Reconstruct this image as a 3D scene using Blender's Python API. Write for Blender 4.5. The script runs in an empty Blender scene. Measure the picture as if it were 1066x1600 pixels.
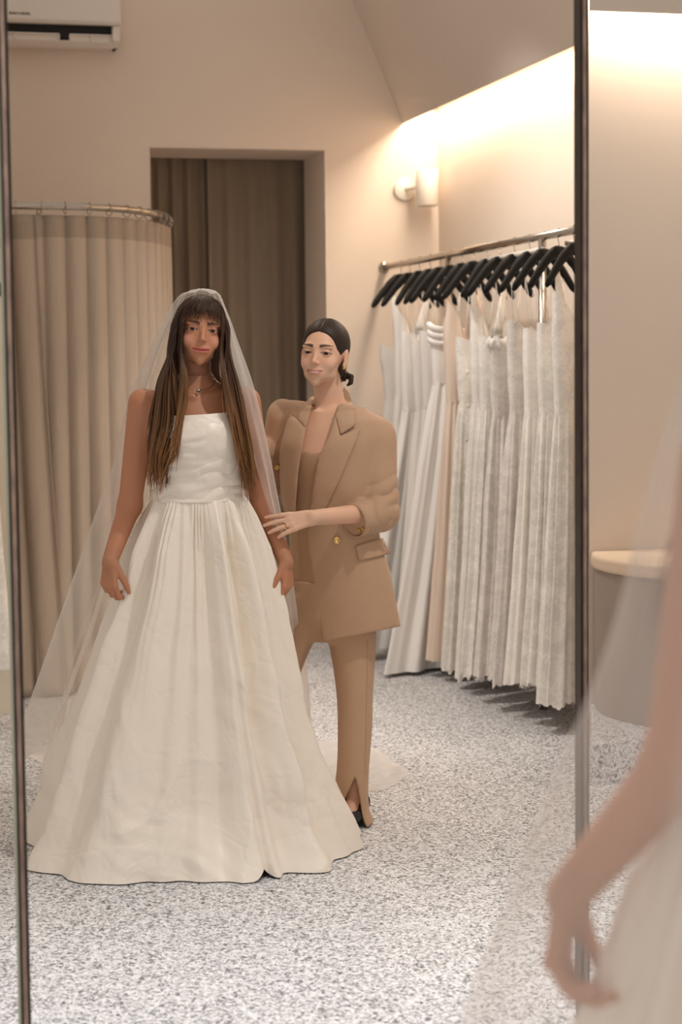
import bpy, bmesh, math, random
import numpy as np
from mathutils import Vector, Matrix, noise
random.seed(7); rng = np.random.default_rng(7)
SC = bpy.context.scene
COL = SC.collection
# ------------------------------------------------------------------ camera (photograph 1066 x 1600)
FPX, CAMH = 3000.0, 1.5
TH, PH, YAW = math.atan(228 / FPX), -0.011, math.atan(754 / FPX)
def cam_basis():
    f0 = np.array([0, math.cos(TH), -math.sin(TH)]); r0 = np.array([1., 0, 0]); u0 = np.array([0, math.sin(TH), math.cos(TH)])
    r = math.cos(PH) * r0 + math.sin(PH) * u0; u = -math.sin(PH) * r0 + math.cos(PH) * u0
    c, s = math.cos(-YAW), math.sin(-YAW); R = np.array([[c, -s, 0], [s, c, 0], [0, 0, 1]])
    return R @ r, R @ u, R @ f0
CR, CU, CF = cam_basis(); CP = np.array([0, 0, CAMH])
def ray(x, y): return CF + CR * (x - 533) / FPX - CU * (y - 800) / FPX
def at_y(x, y, Y): d = ray(x, y); return CP + d * Y / d[1]
def at_x(x, y, X): d = ray(x, y); return CP + d * X / d[0]
def at_z(x, y, Z): d = ray(x, y); return CP + d * (Z - CAMH) / d[2]
cd = bpy.data.cameras.new('camera'); cam = bpy.data.objects.new('camera', cd); COL.objects.link(cam)
m = Matrix.Identity(4)
for i in range(3):
    m[i][0], m[i][1], m[i][2], m[i][3] = CR[i], CU[i], -CF[i], CP[i]
cam.matrix_world = m
cd.sensor_fit = 'VERTICAL'; cd.sensor_height = 36; cd.sensor_width = 24; cd.lens = 36 * FPX / 1600
cd.clip_start = 0.05; cd.clip_end = 60
cd.dof.use_dof = True; cd.dof.focus_distance = 6.05; cd.dof.aperture_fstop = 3.4
SC.camera = cam
# ------------------------------------------------------------------ light
W = bpy.data.worlds.new('world'); SC.world = W; W.use_nodes = True
W.node_tree.nodes['Background'].inputs[0].default_value = (1.0, 0.87, 0.76, 1)
W.node_tree.nodes['Background'].inputs[1].default_value = 0.47
def area(name, loc, rot, sx, sy, power, col, spread=math.pi, shape='RECTANGLE'):
    l = bpy.data.lights.new(name, 'AREA'); l.shape = shape; l.size = sx; l.size_y = sy; l.energy = power; l.color = col; l.spread = spread
    o = bpy.data.objects.new(name, l); COL.objects.link(o); o.location = loc; o.rotation_euler = rot; return o
WARM = (1.0, 0.84, 0.67); NEUT = (1.0, 0.95, 0.90)
area('cove_lamp_right', (3.09, 8.8, 2.95), (0, math.radians(25), 0), 0.10, 3.0, 30, WARM)
area('cove_lamp_alcove', (3.7, 7.06, 2.95), (math.radians(25), 0, 0), 2.0, 0.10, 20, WARM)
def spot(name, loc, target, power, col, size, blend=0.6, rad=0.06):
    l = bpy.data.lights.new(name, 'SPOT'); l.energy = power; l.color = col; l.spot_size = math.radians(size); l.spot_blend = blend; l.shadow_soft_size = rad
    o = bpy.data.objects.new(name, l); COL.objects.link(o); o.location = loc
    o.rotation_euler = (Vector(target) - Vector(loc)).to_track_quat('-Z', 'Y').to_euler(); return o
spot('ceiling_spot_near', (2.25, 4.75, 3.6), (1.15, 5.7, 0.4), 105, NEUT, 70)
spot('ceiling_spot_mid', (1.0, 7.6, 3.6), (1.3, 6.8, 0.0), 45, WARM, 90)
spot('ceiling_spot_rack', (1.5, 7.9, 3.6), (2.8, 8.6, 0.9), 130, NEUT, 80)
spot('ceiling_spot_front', (0.95, 3.5, 3.6), (0.85, 3.2, 0.0), 290, (0.96, 0.98, 1.0), 80, 0.8)
area('window_daylight', (-1.6, -1.2, 2.0), (math.radians(80), 0, math.radians(-30)), 2.2, 2.0, 28, (0.95, 0.97, 1.0))
VS = SC.view_settings
VS.view_transform = 'Standard'; VS.look = 'None'; VS.exposure = 0.18; VS.gamma = 1.0; VS.use_curve_mapping = False
# ------------------------------------------------------------------ helpers
def tag(o, label=None, cat=None, group=None, kind=None):
    if label: o['label'] = label
    if cat: o['category'] = cat
    if group: o['group'] = group
    if kind: o['kind'] = kind
    return o
def empty(name, loc=(0, 0, 0), rz=0.0):
    o = bpy.data.objects.new(name, None); COL.objects.link(o); o.location = loc; o.rotation_euler = (0, 0, rz); o.empty_display_size = 0.1; return o
def link(name, me, mat, parent=None, smooth=True):
    if mat is not None and not me.materials: me.materials.append(mat)
    if smooth: me.polygons.foreach_set('use_smooth', [True] * len(me.polygons))
    o = bpy.data.objects.new(name, me); COL.objects.link(o)
    if parent is not None: o.parent = parent
    return o
def mesh(verts, faces, name='m'):
    me = bpy.data.meshes.new(name)
    me.from_pydata([tuple(map(float, v)) for v in verts], [], [tuple(map(int, f)) for f in faces]); me.update(); return me
def np_mesh(V, Q, name='m', col=None):
    me = bpy.data.meshes.new(name); V = np.asarray(V, np.float32); Q = np.asarray(Q, np.int32)
    k = Q.shape[1]
    me.vertices.add(len(V)); me.vertices.foreach_set('co', V.ravel())
    me.loops.add(Q.size); me.loops.foreach_set('vertex_index', Q.ravel())
    me.polygons.add(len(Q)); me.polygons.foreach_set('loop_start', np.arange(0, Q.size, k, dtype=np.int32)); me.polygons.foreach_set('loop_total', np.full(len(Q), k, np.int32))
    me.update(); me.validate()
    if col is not None:
        a = me.color_attributes.new('Col', 'FLOAT_COLOR', 'POINT')
        c4 = np.ones((len(V), 4), np.float32); c4[:, :3] = col; a.data.foreach_set('color', c4.ravel())
    return me
def grid(P, closed=False, flip=False, col=None):
    # P: (nu, nv, 3) -> mesh; closed joins the u ends
    nu, nv = P.shape[:2]; idx = np.arange(nu * nv).reshape(nu, nv)
    a = np.concatenate([idx, idx[:1]], 0) if closed else idx
    q = np.stack([a[:-1, :-1], a[1:, :-1], a[1:, 1:], a[:-1, 1:]], -1).reshape(-1, 4)
    if flip: q = q[:, ::-1]
    return np_mesh(P.reshape(-1, 3), q, col=col)
def join_np(parts):
    V, Q, Cc, n = [], [], [], 0
    for p in parts:
        V.append(p[0]); Q.append(np.asarray(p[1]) + n); n += len(p[0])
        if len(p) > 2: Cc.append(p[2])
    return np.concatenate(V), np.concatenate(Q), (np.concatenate(Cc) if Cc else None)
def box_bm(bm, x0, x1, y0, y1, z0, z1, bev=0.0, seg=2):
    r = bmesh.ops.create_cube(bm, size=1.0); vs = r['verts']
    for v in vs:
        v.co = Vector((x0 + (v.co.x + .5) * (x1 - x0), y0 + (v.co.y + .5) * (y1 - y0), z0 + (v.co.z + .5) * (z1 - z0)))
    if bev:
        es = list({e for v in vs for e in v.link_edges}); bmesh.ops.bevel(bm, geom=es, offset=bev, segments=seg, profile=.5, affect='EDGES')
def bm_obj(name, bm, mat, parent=None, smooth=False):
    bmesh.ops.recalc_face_normals(bm, faces=bm.faces[:])
    me = bpy.data.meshes.new(name); bm.to_mesh(me); bm.free(); return link(name, me, mat, parent, smooth)
def box(name, x0, x1, y0, y1, z0, z1, mat, parent=None, bev=0.0):
    bm = bmesh.new(); box_bm(bm, x0, x1, y0, y1, z0, z1, bev); return bm_obj(name, bm, mat, parent)
def tube_np(pts, rad, seg=8, cap=True, flat=1.0, flatdir=None):
    # swept tube of quads; rad scalar or list; flat squashes it along flatdir
    P = np.asarray(pts, float); n = len(P); r = np.broadcast_to(np.asarray(rad, float), (n,))
    T = np.gradient(P, axis=0); T /= np.linalg.norm(T, axis=1)[:, None] + 1e-12
    up = np.array([0, 0, 1.]) if flatdir is None else np.asarray(flatdir, float)
    if flatdir is None and abs(T[0] @ up) > .9: up = np.array([0, 1., 0])
    A = []; a = up - T[0] * (T[0] @ up); a /= np.linalg.norm(a) + 1e-12
    for i in range(n):
        if flatdir is not None: a = up.copy()
        a = a - T[i] * (T[i] @ a); a /= np.linalg.norm(a) + 1e-12; A.append(a)
    A = np.array(A); B = np.cross(T, A)
    th = np.arange(seg) * 2 * math.pi / seg
    V = P[:, None] + r[:, None, None] * (flat * np.cos(th)[None, :, None] * A[:, None] + np.sin(th)[None, :, None] * B[:, None])
    idx = np.arange(n * seg).reshape(n, seg); j = np.roll(idx, -1, 1)
    Q = np.stack([idx[:-1], j[:-1], j[1:], idx[1:]], -1).reshape(-1, 4)
    V = V.reshape(-1, 3)
    if cap:
        k = len(V); V = np.concatenate([V, P[:1], P[-1:]])
        s = np.arange(0, seg, 2)
        c0 = np.stack([np.full(len(s), k), idx[0][(s + 2) % seg], idx[0][(s + 1) % seg], idx[0][s]], -1)
        c1 = np.stack([np.full(len(s), k + 1), idx[-1][s], idx[-1][(s + 1) % seg], idx[-1][(s + 2) % seg]], -1)
        Q = np.concatenate([Q, c0, c1])
    return V, Q
def tube(name, pts, rad, mat, parent=None, seg=10, **k):
    V, Q = tube_np(pts, rad, seg, **k); return link(name, np_mesh(V, Q), mat, parent)
def spline(keys, n):
    # Catmull-Rom through the keys, n samples, parametrised by chord length
    K = np.asarray(keys, float); d = np.r_[0, np.cumsum(np.linalg.norm(np.diff(K, axis=0), axis=1))]; t = np.linspace(0, d[-1], n)
    M = np.gradient(K, d, axis=0) if len(K) > 2 else np.repeat((K[1:] - K[:1]) / d[-1], 2, 0)
    i = np.clip(np.searchsorted(d, t, 'right') - 1, 0, len(K) - 2); h = (d[i + 1] - d[i]); s = ((t - d[i]) / h)[:, None]; h = h[:, None]
    return (2*s**3-3*s**2+1)*K[i] + (s**3-2*s**2+s)*h*M[i] + (-2*s**3+3*s**2)*K[i+1] + (s**3-s**2)*h*M[i+1]
def vnoise(P, scale, seed=0, octaves=3):
    # smooth pseudo noise from random plane waves, vectorised, about -1..1
    r = np.random.default_rng(seed); out = np.zeros(P.shape[:-1]); amp = 1.0; tot = 0
    for o in range(octaves):
        s = np.zeros(P.shape[:-1])
        for k in range(6):
            d = r.normal(size=P.shape[-1]); d /= np.linalg.norm(d); s += np.sin(P @ (d * scale * (2 ** o) * 2 * math.pi * r.uniform(.7, 1.3)) + r.uniform(0, 6.28))
        out += amp * s / 2.6; tot += amp; amp *= .55
    return out / tot
def facet(U, Vv, seed):
    # random heights on a triangular lattice, joined by flat facets: creased like stiff silk
    q = U * .57735; a = U - 0 * q; i, j = np.floor(U).astype(np.int64), np.floor(Vv).astype(np.int64); f, g = U - i, Vv - j
    def h(i, j):
        k = (i * 374761393 + j * 668265263 + seed * 974634777) & 0xffffffff; k = ((k ^ (k >> 13)) * 1274126177) & 0xffffffff; return ((k ^ (k >> 16)) & 0xffff) / 32768. - 1
    h00, h10, h01, h11 = h(i, j), h(i + 1, j), h(i, j + 1), h(i + 1, j + 1)
    return np.where(f + g < 1, h00 + f * (h10 - h00) + g * (h01 - h00), h11 + (1 - f) * (h01 - h11) + (1 - g) * (h10 - h11))
def gnoise(P, scale=1.0, seed=0):
    # gradient noise, vectorised over (..., 3), about -1..1
    P = np.asarray(P) * scale + seed * 17.3; I = np.floor(P).astype(np.int64); F = P - I; U = F ** 3 * (F * (F * 6 - 15) + 10); out = 0
    def grad(i, j, k, f):
        h = (i * 374761393 + j * 668265263 + k * 2147483647 + seed * 974634777) & 0xffffffff
        h = ((h ^ (h >> 13)) * 1274126177) & 0xffffffff; h = h ^ (h >> 16)
        a = (h & 0xffff) / 65536. * 6.28318; c = ((h >> 16) & 0xffff) / 32768. - 1; s = np.sqrt(1 - c * c)
        return s * np.cos(a) * f[..., 0] + s * np.sin(a) * f[..., 1] + c * f[..., 2]
    for dx in (0, 1):
        for dy in (0, 1):
            for dz in (0, 1):
                g = grad(I[..., 0] + dx, I[..., 1] + dy, I[..., 2] + dz, F - np.array([dx, dy, dz]))
                out = out + g * (U[..., 0] if dx else 1 - U[..., 0]) * (U[..., 1] if dy else 1 - U[..., 1]) * (U[..., 2] if dz else 1 - U[..., 2])
    return out * 1.7
# ------------------------------------------------------------------ materials
def new_mat(name):
    m = bpy.data.materials.new(name); m.use_nodes = True; nt = m.node_tree; return m, nt, nt.nodes['Principled BSDF']
def srgb(r, g, b):
    f = lambda c: (c / 255 / 12.92 if c / 255 <= .04045 else ((c / 255 + .055) / 1.055) ** 2.4); return (f(r), f(g), f(b), 1)
def N(nt, t, **k):
    n = nt.nodes.new(t)
    for a, v in k.items(): setattr(n, a, v)
    return n
def add_bump(nt, bsdf, height_socket, strength, dist=0.01):
    b = N(nt, 'ShaderNodeBump'); b.inputs['Strength'].default_value = strength; b.inputs['Distance'].default_value = dist
    nt.links.new(height_socket, b.inputs['Height']); nt.links.new(b.outputs[0], bsdf.inputs['Normal']); return b
def simple(name, col, rough=.6, metal=0., var=0.0, vscale=8., bump=0.0, bscale=60., stretch=(1, 1, 1), sheen=0., spec=.5, coat=0.):
    m, nt, b = new_mat(name)
    b.inputs['Base Color'].default_value = col; b.inputs['Roughness'].default_value = rough; b.inputs['Metallic'].default_value = metal
    b.inputs['Specular IOR Level'].default_value = spec
    if sheen: b.inputs['Sheen Weight'].default_value = sheen; b.inputs['Sheen Roughness'].default_value = .4
    if coat: b.inputs['Coat Weight'].default_value = coat; b.inputs['Coat Roughness'].default_value = .2
    if var or bump:
        tc = N(nt, 'ShaderNodeTexCoord'); mp = N(nt, 'ShaderNodeMapping'); mp.inputs['Scale'].default_value = stretch
        nt.links.new(tc.outputs['Object'], mp.inputs['Vector'])
    if var:
        n = N(nt, 'ShaderNodeTexNoise'); n.inputs['Scale'].default_value = vscale; n.inputs['Detail'].default_value = 4
        nt.links.new(mp.outputs[0], n.inputs['Vector'])
        h = N(nt, 'ShaderNodeHueSaturation'); h.inputs['Color'].default_value = col
        mr = N(nt, 'ShaderNodeMapRange'); mr.inputs[1].default_value = .3; mr.inputs[2].default_value = .7; mr.inputs[3].default_value = 1 - var; mr.inputs[4].default_value = 1 + var
        nt.links.new(n.outputs[0], mr.inputs[0]); nt.links.new(mr.outputs[0], h.inputs['Value']); nt.links.new(h.outputs[0], b.inputs['Base Color'])
    if bump:
        n = N(nt, 'ShaderNodeTexNoise'); n.inputs['Scale'].default_value = bscale; n.inputs['Detail'].default_value = 3
        nt.links.new(mp.outputs[0], n.inputs['Vector']); add_bump(nt, b, n.outputs[0], bump)
    return m
M = {}
M['wall'] = simple('plaster_wall', srgb(226, 211, 196), .9, var=.02, vscale=1.5, bump=.03, bscale=40)
M['soffit'] = simple('soffit_plaster', srgb(222, 208, 194), .9, var=.02, vscale=1.5)
M['leftwall'] = simple('pale_plaster', srgb(226, 216, 198), .9, var=.02)
M['chrome'] = simple('brushed_nickel', srgb(190, 178, 164), .22, 1.0)
M['darkframe'] = simple('dark_frame_metal', srgb(58, 48, 44), .35, .8, var=.25, vscale=30)
M['framecore'] = simple('frame_core', srgb(140, 118, 104), .5, .3, var=.35, vscale=60, stretch=(1, 1, .3))
M['glassedge'] = simple('pale_green_glass_edge', srgb(190, 192, 170), .15, 0, spec=.8)
M['white_plastic'] = simple('white_plastic', srgb(228, 218, 208), .3)
M['dark_cavity'] = simple('dark_cavity', srgb(30, 26, 24), .7)
M['print'] = simple('grey_print', srgb(95, 85, 78), .6)
M['lampwhite'] = simple('white_lacquer', srgb(238, 228, 215), .35)
M['blackhanger'] = simple('black_hanger', srgb(9, 8, 8), .6, spec=.25)
M['whitesticker'] = simple('white_sticker', srgb(225, 220, 215), .7)
M['linen'] = simple('linen_curtain', srgb(190, 173, 155), .9, var=.05, vscale=25, bump=.25, bscale=120, stretch=(1, 1, .15), sheen=.2)
M['linenband'] = simple('linen_header_band', srgb(170, 153, 136), .9, var=.05, vscale=25, bump=.25, bscale=120, stretch=(1, 1, .15))
M['browncurtain'] = simple('taupe_curtain', srgb(140, 124, 107), .9, var=.05, vscale=20, bump=.2, bscale=120, stretch=(1, 1, .15), sheen=.2)
M['benchpad'] = simple('cream_pad', srgb(216, 194, 170), .7, var=.03)
M['benchbase'] = simple('taupe_base', srgb(152, 138, 126), .8, var=.03)
def floor_mat():
    m, nt, b = new_mat('speckled_terrazzo')
    tc = N(nt, 'ShaderNodeTexCoord')
    def vor(scale, off):
        mp = N(nt, 'ShaderNodeMapping'); mp.inputs['Location'].default_value = off
        nt.links.new(tc.outputs['Object'], mp.inputs['Vector'])
        nz = N(nt, 'ShaderNodeTexNoise'); nz.inputs['Scale'].default_value = scale * 1.3; nt.links.new(mp.outputs[0], nz.inputs['Vector'])
        mx = N(nt, 'ShaderNodeMix', data_type='RGBA', blend_type='LINEAR_LIGHT'); mx.inputs['Factor'].default_value = .010
        nt.links.new(mp.outputs[0], mx.inputs['A']); nt.links.new(nz.outputs['Color'], mx.inputs['B'])
        v = N(nt, 'ShaderNodeTexVoronoi'); v.inputs['Scale'].default_value = scale; nt.links.new(mx.outputs['Result'], v.inputs['Vector'])
        s = N(nt, 'ShaderNodeSeparateColor'); nt.links.new(v.outputs['Color'], s.inputs[0]); return s
    a = vor(150, (0, 0, 0)); c = vor(260, (3, 1, 0))
    r1 = N(nt, 'ShaderNodeValToRGB'); r1.color_ramp.interpolation = 'CONSTANT'
    e = r1.color_ramp.elements; e[0].position = 0; e[0].color = srgb(62, 61, 68); e[1].position = .11; e[1].color = srgb(122, 120, 123)
    for p, cc in ((.19, srgb(186, 184, 184)), (.28, srgb(238, 238, 240)), (.7, srgb(224, 223, 224))):
        q = r1.color_ramp.elements.new(p); q.color = cc
    nt.links.new(a.outputs[0], r1.inputs[0])
    r2 = N(nt, 'ShaderNodeValToRGB'); r2.color_ramp.interpolation = 'CONSTANT'
    e = r2.color_ramp.elements; e[0].position = 0; e[0].color = srgb(92, 90, 94); e[1].position = .17; e[1].color = (1, 1, 1, 1)
    nt.links.new(c.outputs[1], r2.inputs[0])
    mx = N(nt, 'ShaderNodeMix', data_type='RGBA', blend_type='MULTIPLY'); mx.inputs['Factor'].default_value = 1
    nt.links.new(r1.outputs[0], mx.inputs['A']); nt.links.new(r2.outputs[0], mx.inputs['B']); nt.links.new(mx.outputs['Result'], b.inputs['Base Color'])
    b.inputs['Roughness'].default_value = .55; return m
M['floor'] = floor_mat()
# ------------------------------------------------------------------ the room
YB, XR, YS = 10.34, 3.178, 7.15      # back wall, right wall, stub wall of the alcove
DX0, DX1, DZ = 1.564, 2.528, 2.68    # doorway
def struct(o): o['kind'] = 'structure'; return o
struct(box('floor', -3, 6, -2, 11.6, -0.08, 0, M['floor']))
bm = bmesh.new()
box_bm(bm, -3, DX0, YB, YB + .5, 0, 3.9); box_bm(bm, DX1, XR + .1, YB, YB + .5, 0, 3.9); box_bm(bm, DX0, DX1, YB, YB + .5, DZ, 3.9)
box_bm(bm, DX0 - .3, DX1 + .3, YB + .72, YB + .8, 0, 3)
struct(bm_obj('wall_back', bm, M['wall']))
struct(box('wall_right', XR, XR + .1, YS + .05, YB, 0, 3.9, M['wall']))
struct(box('wall_alcove', 2.815, 6, YS, YS + .05, 0, 3.9, M['wall']))
struct(box('wall_left', -3, 0.655, 8.40, 8.45, 0, 3.9, M['leftwall']))
def prism(name, poly, axis, a0, a1, mat):
    v = []
    for a in (a0, a1):
        for p, q in poly: v.append((p, a, q) if axis == 'y' else (a, p, q))
    n = len(poly); f = [tuple(range(n)), tuple(range(2 * n - 1, n - 1, -1))] + [(i, i + n, (i + 1) % n + n, (i + 1) % n) for i in range(n)]
    bm = bmesh.new(); vv = [bm.verts.new(p) for p in v]
    for ff in f: bm.faces.new([vv[i] for i in ff])
    return bm_obj(name, bm, mat)
struct(prism('ceiling_soffit', [(2.978, 2.834), (2.985, 2.98), (2.80, 3.9), (2.52, 3.9)], 'y', YS + .05, YB, M['soffit']))
struct(prism('ceiling_soffit', [(6.95, 2.834), (6.955, 2.98), (6.8, 3.9), (6.49, 3.9)], 'x', 2.74, 6, M['soffit']))
def extrude_poly(name, poly, z0, z1, mat, parent=None, bev=0.0):
    n = len(poly); bm = bmesh.new(); vv = [bm.verts.new((p[0], p[1], z)) for z in (z0, z1) for p in poly]
    bm.faces.new(vv[:n][::-1]); bm.faces.new(vv[n:])
    for i in range(n): bm.faces.new([vv[i], vv[(i + 1) % n], vv[(i + 1) % n + n], vv[i + n]])
    o = bm_obj(name, bm, mat, parent)
    if bev: md = o.modifiers.new('bevel', 'BEVEL'); md.width = bev; md.segments = 3; md.limit_method = 'ANGLE'; md.angle_limit = math.radians(50)
    return o
struct(extrude_poly('floor_step', [(2.512, 6.36), (6, 6.36), (6, YS), (2.822, YS)], 0, 0.139, M['floor']))
# ------------------------------------------------------------------ air conditioner
t = empty('air_conditioner', (1.0, YB, 3.17)); tag(t, 'white wall-mounted air conditioner with open vent flaps, cut by top edge', 'air conditioner')
def prof_extrude(name, prof, x0, x1, mat, parent, off):
    v = [(x - off[0], y - off[1], z - off[2]) for x in (x0, x1) for y, z in prof]; n = len(prof)
    bm = bmesh.new(); vv = [bm.verts.new(p) for p in v]
    bm.faces.new(vv[:n]); bm.faces.new(vv[n:][::-1])
    for i in range(n): bm.faces.new([vv[i], vv[i + n], vv[(i + 1) % n + n], vv[(i + 1) % n]])
    o = bm_obj(name, bm, mat, parent); md = o.modifiers.new('bevel', 'BEVEL'); md.width = .012; md.segments = 3; md.limit_method = 'ANGLE'; md.angle_limit = math.radians(60); return o
AO = (1.0, YB, 3.17); Yf = YB - .20
a0 = at_y(190, 40, Yf)[0]; aL = a0 - .86
zlip = at_y(190, 40, Yf)[2]; zbot = at_y(190, 74, Yf + .05)[2]
prof_extrude('front_cover', [(YB, zlip + .02), (Yf + .012, zlip), (Yf, zlip + .02), (Yf + .01, zlip + .22), (Yf + .06, zlip + .27), (YB, zlip + .27)], aL, a0, M['white_plastic'], t, AO)
prof_extrude('lower_casing', [(YB, zbot), (Yf + .09, zbot), (Yf + .045, zbot + .028), (YB - .06, zbot + .040), (YB - .06, zlip + .02), (YB, zlip + .02)], aL + .005, a0 - .004, M['white_plastic'], t, AO)
prof_extrude('end_cheek', [(YB, zbot), (Yf + .09, zbot), (Yf + .03, zbot + .03), (Yf + .02, zlip + .004), (YB, zlip + .004)], a0 - .045, a0 - .004, M['white_plastic'], t, AO)
box('vent_cavity', aL + .03 - AO[0], a0 - .045 - AO[0], Yf + .07 - AO[1], -.055, zbot + .042 - AO[2], zlip + .012 - AO[2], M['dark_cavity'], t)
for (p0, p1) in ((13, 92), (109, 175)):
    x0 = at_y(p0, 45, Yf + .05)[0] - (.2 if p0 < 20 else 0); x1 = at_y(p1, 45, Yf + .05)[0]
    bm = bmesh.new(); zz = (zlip + zbot) / 2 - AO[2]; yy = Yf + .045 - AO[1]
    box_bm(bm, x0 - AO[0], x1 - AO[0], yy, yy + .02, zz + .004, zz + .010)
    box_bm(bm, x0 - AO[0], x1 - AO[0], yy + .015, yy + .022, zz - .026, zz + .008)
    for f in (0, .5, 1): xx = x0 + (x1 - x0) * f - AO[0]; box_bm(bm, xx - .003, xx + .003, yy, yy + .02, zz - .02, zz + .006)
    bm_obj('louver', bm, M['white_plastic'], t)
# worn, unreadable little print on the cover: short grey strokes
bm = bmesh.new(); c0 = at_y(14.5, 20, Yf); c1 = at_y(49, 20.5, Yf); yy = Yf - .0022 - AO[1]
w = (c1[0] - c0[0])
for k, (u, ww, hh) in enumerate([(0, .09, .011), (.11, .07, .010), (.2, .08, .011), (.30, .05, .006), (.38, .03, .011), (.47, .07, .010), (.57, .09, .011), (.68, .06, .010), (.76, .09, .011), (.88, .08, .011)]):
    x = c0[0] + u * w - AO[0]; z = c0[2] - AO[2]
    box_bm(bm, x, x + ww * w, yy, yy + .003, z - hh / 2, z - hh / 2 + .0035); box_bm(bm, x, x + ww * w * .35, yy, yy + .003, z - hh / 2, z + hh / 2)
    if k % 2 == 0: box_bm(bm, x, x + ww * w, yy, yy + .003, z + hh / 2 - .0035, z + hh / 2)
bm_obj('lettering', bm, M['print'], t)
# ------------------------------------------------------------------ doorway curtain
def curtain_fabric(name, plan, z0, z1, pleat, amp, mat, parent, off, nz=40, ph=0.0, sharp=.5, seed=1, lean=None, taper=.35):
    plan = np.asarray(plan); L = np.linalg.norm(np.diff(plan, axis=0), axis=1).sum(); n = int(L / pleat * 16)
    C = spline(plan, n); T = np.gradient(C, axis=0); T /= np.linalg.norm(T, axis=1)[:, None]; Nn = np.stack([T[:, 1], -T[:, 0], 0 * T[:, 0]], -1)
    s = np.linspace(0, L, n); zz = np.linspace(z1, z0, nz)
    P = np.zeros((n, nz, 3)); r = np.random.default_rng(seed); wob = vnoise((s / pleat)[:, None] * .21, 1, seed, 2)
    for j, z in enumerate(zz):
        f = j / (nz - 1); a = amp * (taper + (1 - taper) * min(1, f * 1.6)) * (1 + .35 * wob)
        phs = s / pleat * 2 * math.pi + ph + f * 1.3 * wob
        w = (2.4 * np.abs(np.sin(phs / 2)) ** .55 - 1.6 if sharp > .7 else np.sin(phs) + sharp * .35 * np.sin(2 * phs + .6) * (1 - .5 * f)) + .25 * f * np.sin(.37 * phs + seed)
        P[:, j] = C + Nn * (a * w)[:, None]; P[:, j] += T * (.25 * a * np.cos(phs))[:, None]; P[:, j, 2] = z
        if lean is not None: P[:, j, 0] += lean(f, s / L)
    P -= np.asarray(off)
    o = link(name, grid(P), mat, parent); sd = o.modifiers.new('solid', 'SOLIDIFY'); sd.thickness = .003
    if mat == M['linen']:      # doubled cloth of the heading
        o.data.materials.append(M['linenband'])
        for p in o.data.polygons: p.material_index = int(p.center.z > z1 - .098)
    return o
t = empty('doorway_curtain', (2.0, YB + .55, 0)); tag(t, 'taupe pleated full-length curtain hanging inside the back doorway', 'curtain')
off = (2.0, YB + .55, 0)
curtain_fabric('curtain_panel', [(1.60, YB + .60, 0), (1.9, YB + .60, 0), (2.05, YB + .60, 0)], .015, 2.80, .085, .035, M['browncurtain'], t, off, seed=3)
curtain_fabric('curtain_panel', [(1.97, YB + .56, 0), (2.3, YB + .56, 0), (2.75, YB + .56, 0)], .015, 2.80, .125, .028, M['browncurtain'], t, off, seed=5, ph=1)
box('track', 1.5 - 2, 2.82 - 2, -.02, .09, 2.80, 2.83, M['chrome'], t)
# ------------------------------------------------------------------ fitting room curtain and rail
RP = [(0.2, 8.86, 2.235), (.45, 8.83, 2.235), (.709, 8.81, 2.235), (.879, 8.806, 2.235), (1.086, 8.852, 2.235), (1.25, 8.965, 2.235), (1.36, 9.114, 2.235), (1.45, 9.298, 2.235), (1.524, 9.533, 2.235), (1.56, 9.9, 2.235), (1.565, 10.34, 2.235)]
ro = (0.9, 8.9, 0)
t = empty('curtain_rail', ro); tag(t, 'curved brushed metal rail above the beige fitting room curtain', 'curtain rail')
tube('rail', spline(np.array(RP) - np.array(ro), 70), .0165, M['chrome'], t, 14)
tube('support_rod', [(.82 - ro[0], 8.81 - ro[1], 2.235), (.82 - ro[0], 8.81 - ro[1], 2.185)], .008, M['chrome'], t)
t = empty('fitting_room_curtain', ro); tag(t, 'beige linen fitting room curtain hanging in pleats from the curved rail', 'curtain')
gap = at_z(42, 322, 2.235)[0]
R1 = spline(RP, 400); i0 = int(np.argmin(abs(R1[:, 0] - gap))); i1 = int(np.argmin(abs(R1[:, 1] - 9.75)))
pl = R1[i0:i1:12].copy(); pl[:, 2] = 0
def lean1(f, u): return -.0 + .09 * f * (1 - u) * (u < .12) * 0
curtain_fabric('curtain_panel', pl, .012, 2.195, .104, .024, M['linen'], t, ro, nz=66, seed=11, ph=2.2, taper=.55, sharp=1)
pl2 = R1[0:i0 + 14:12].copy(); pl2[:, 2] = 0; pl2[:, 1] -= .02
curtain_fabric('curtain_panel', pl2, .012, 2.195, .10, .022, M['linen'], t, ro, nz=60, seed=12, ph=.4, sharp=1, lean=lambda f, u: .10 * f ** 1.3 * u, taper=.5)
hb = R1[i0:i1:12].copy(); hb[:, 2] = 0
V = None
for k, i in enumerate(np.linspace(30, i1 + 4, 17).astype(int)):
    c = R1[i] - np.array(ro); tg = R1[min(i + 2, 399)] - R1[i - 2]; tg /= np.linalg.norm(tg); nn = np.array([tg[1], -tg[0], 0])
    th = np.linspace(0, 2 * math.pi, 15)
    pts = [c + nn * .024 * math.cos(a) + np.array([0, 0, .028 * math.sin(a) - .008]) for a in th]
    tube('curtain_ring', pts, .0022, M['chrome'], t, 6, cap=False)
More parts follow.
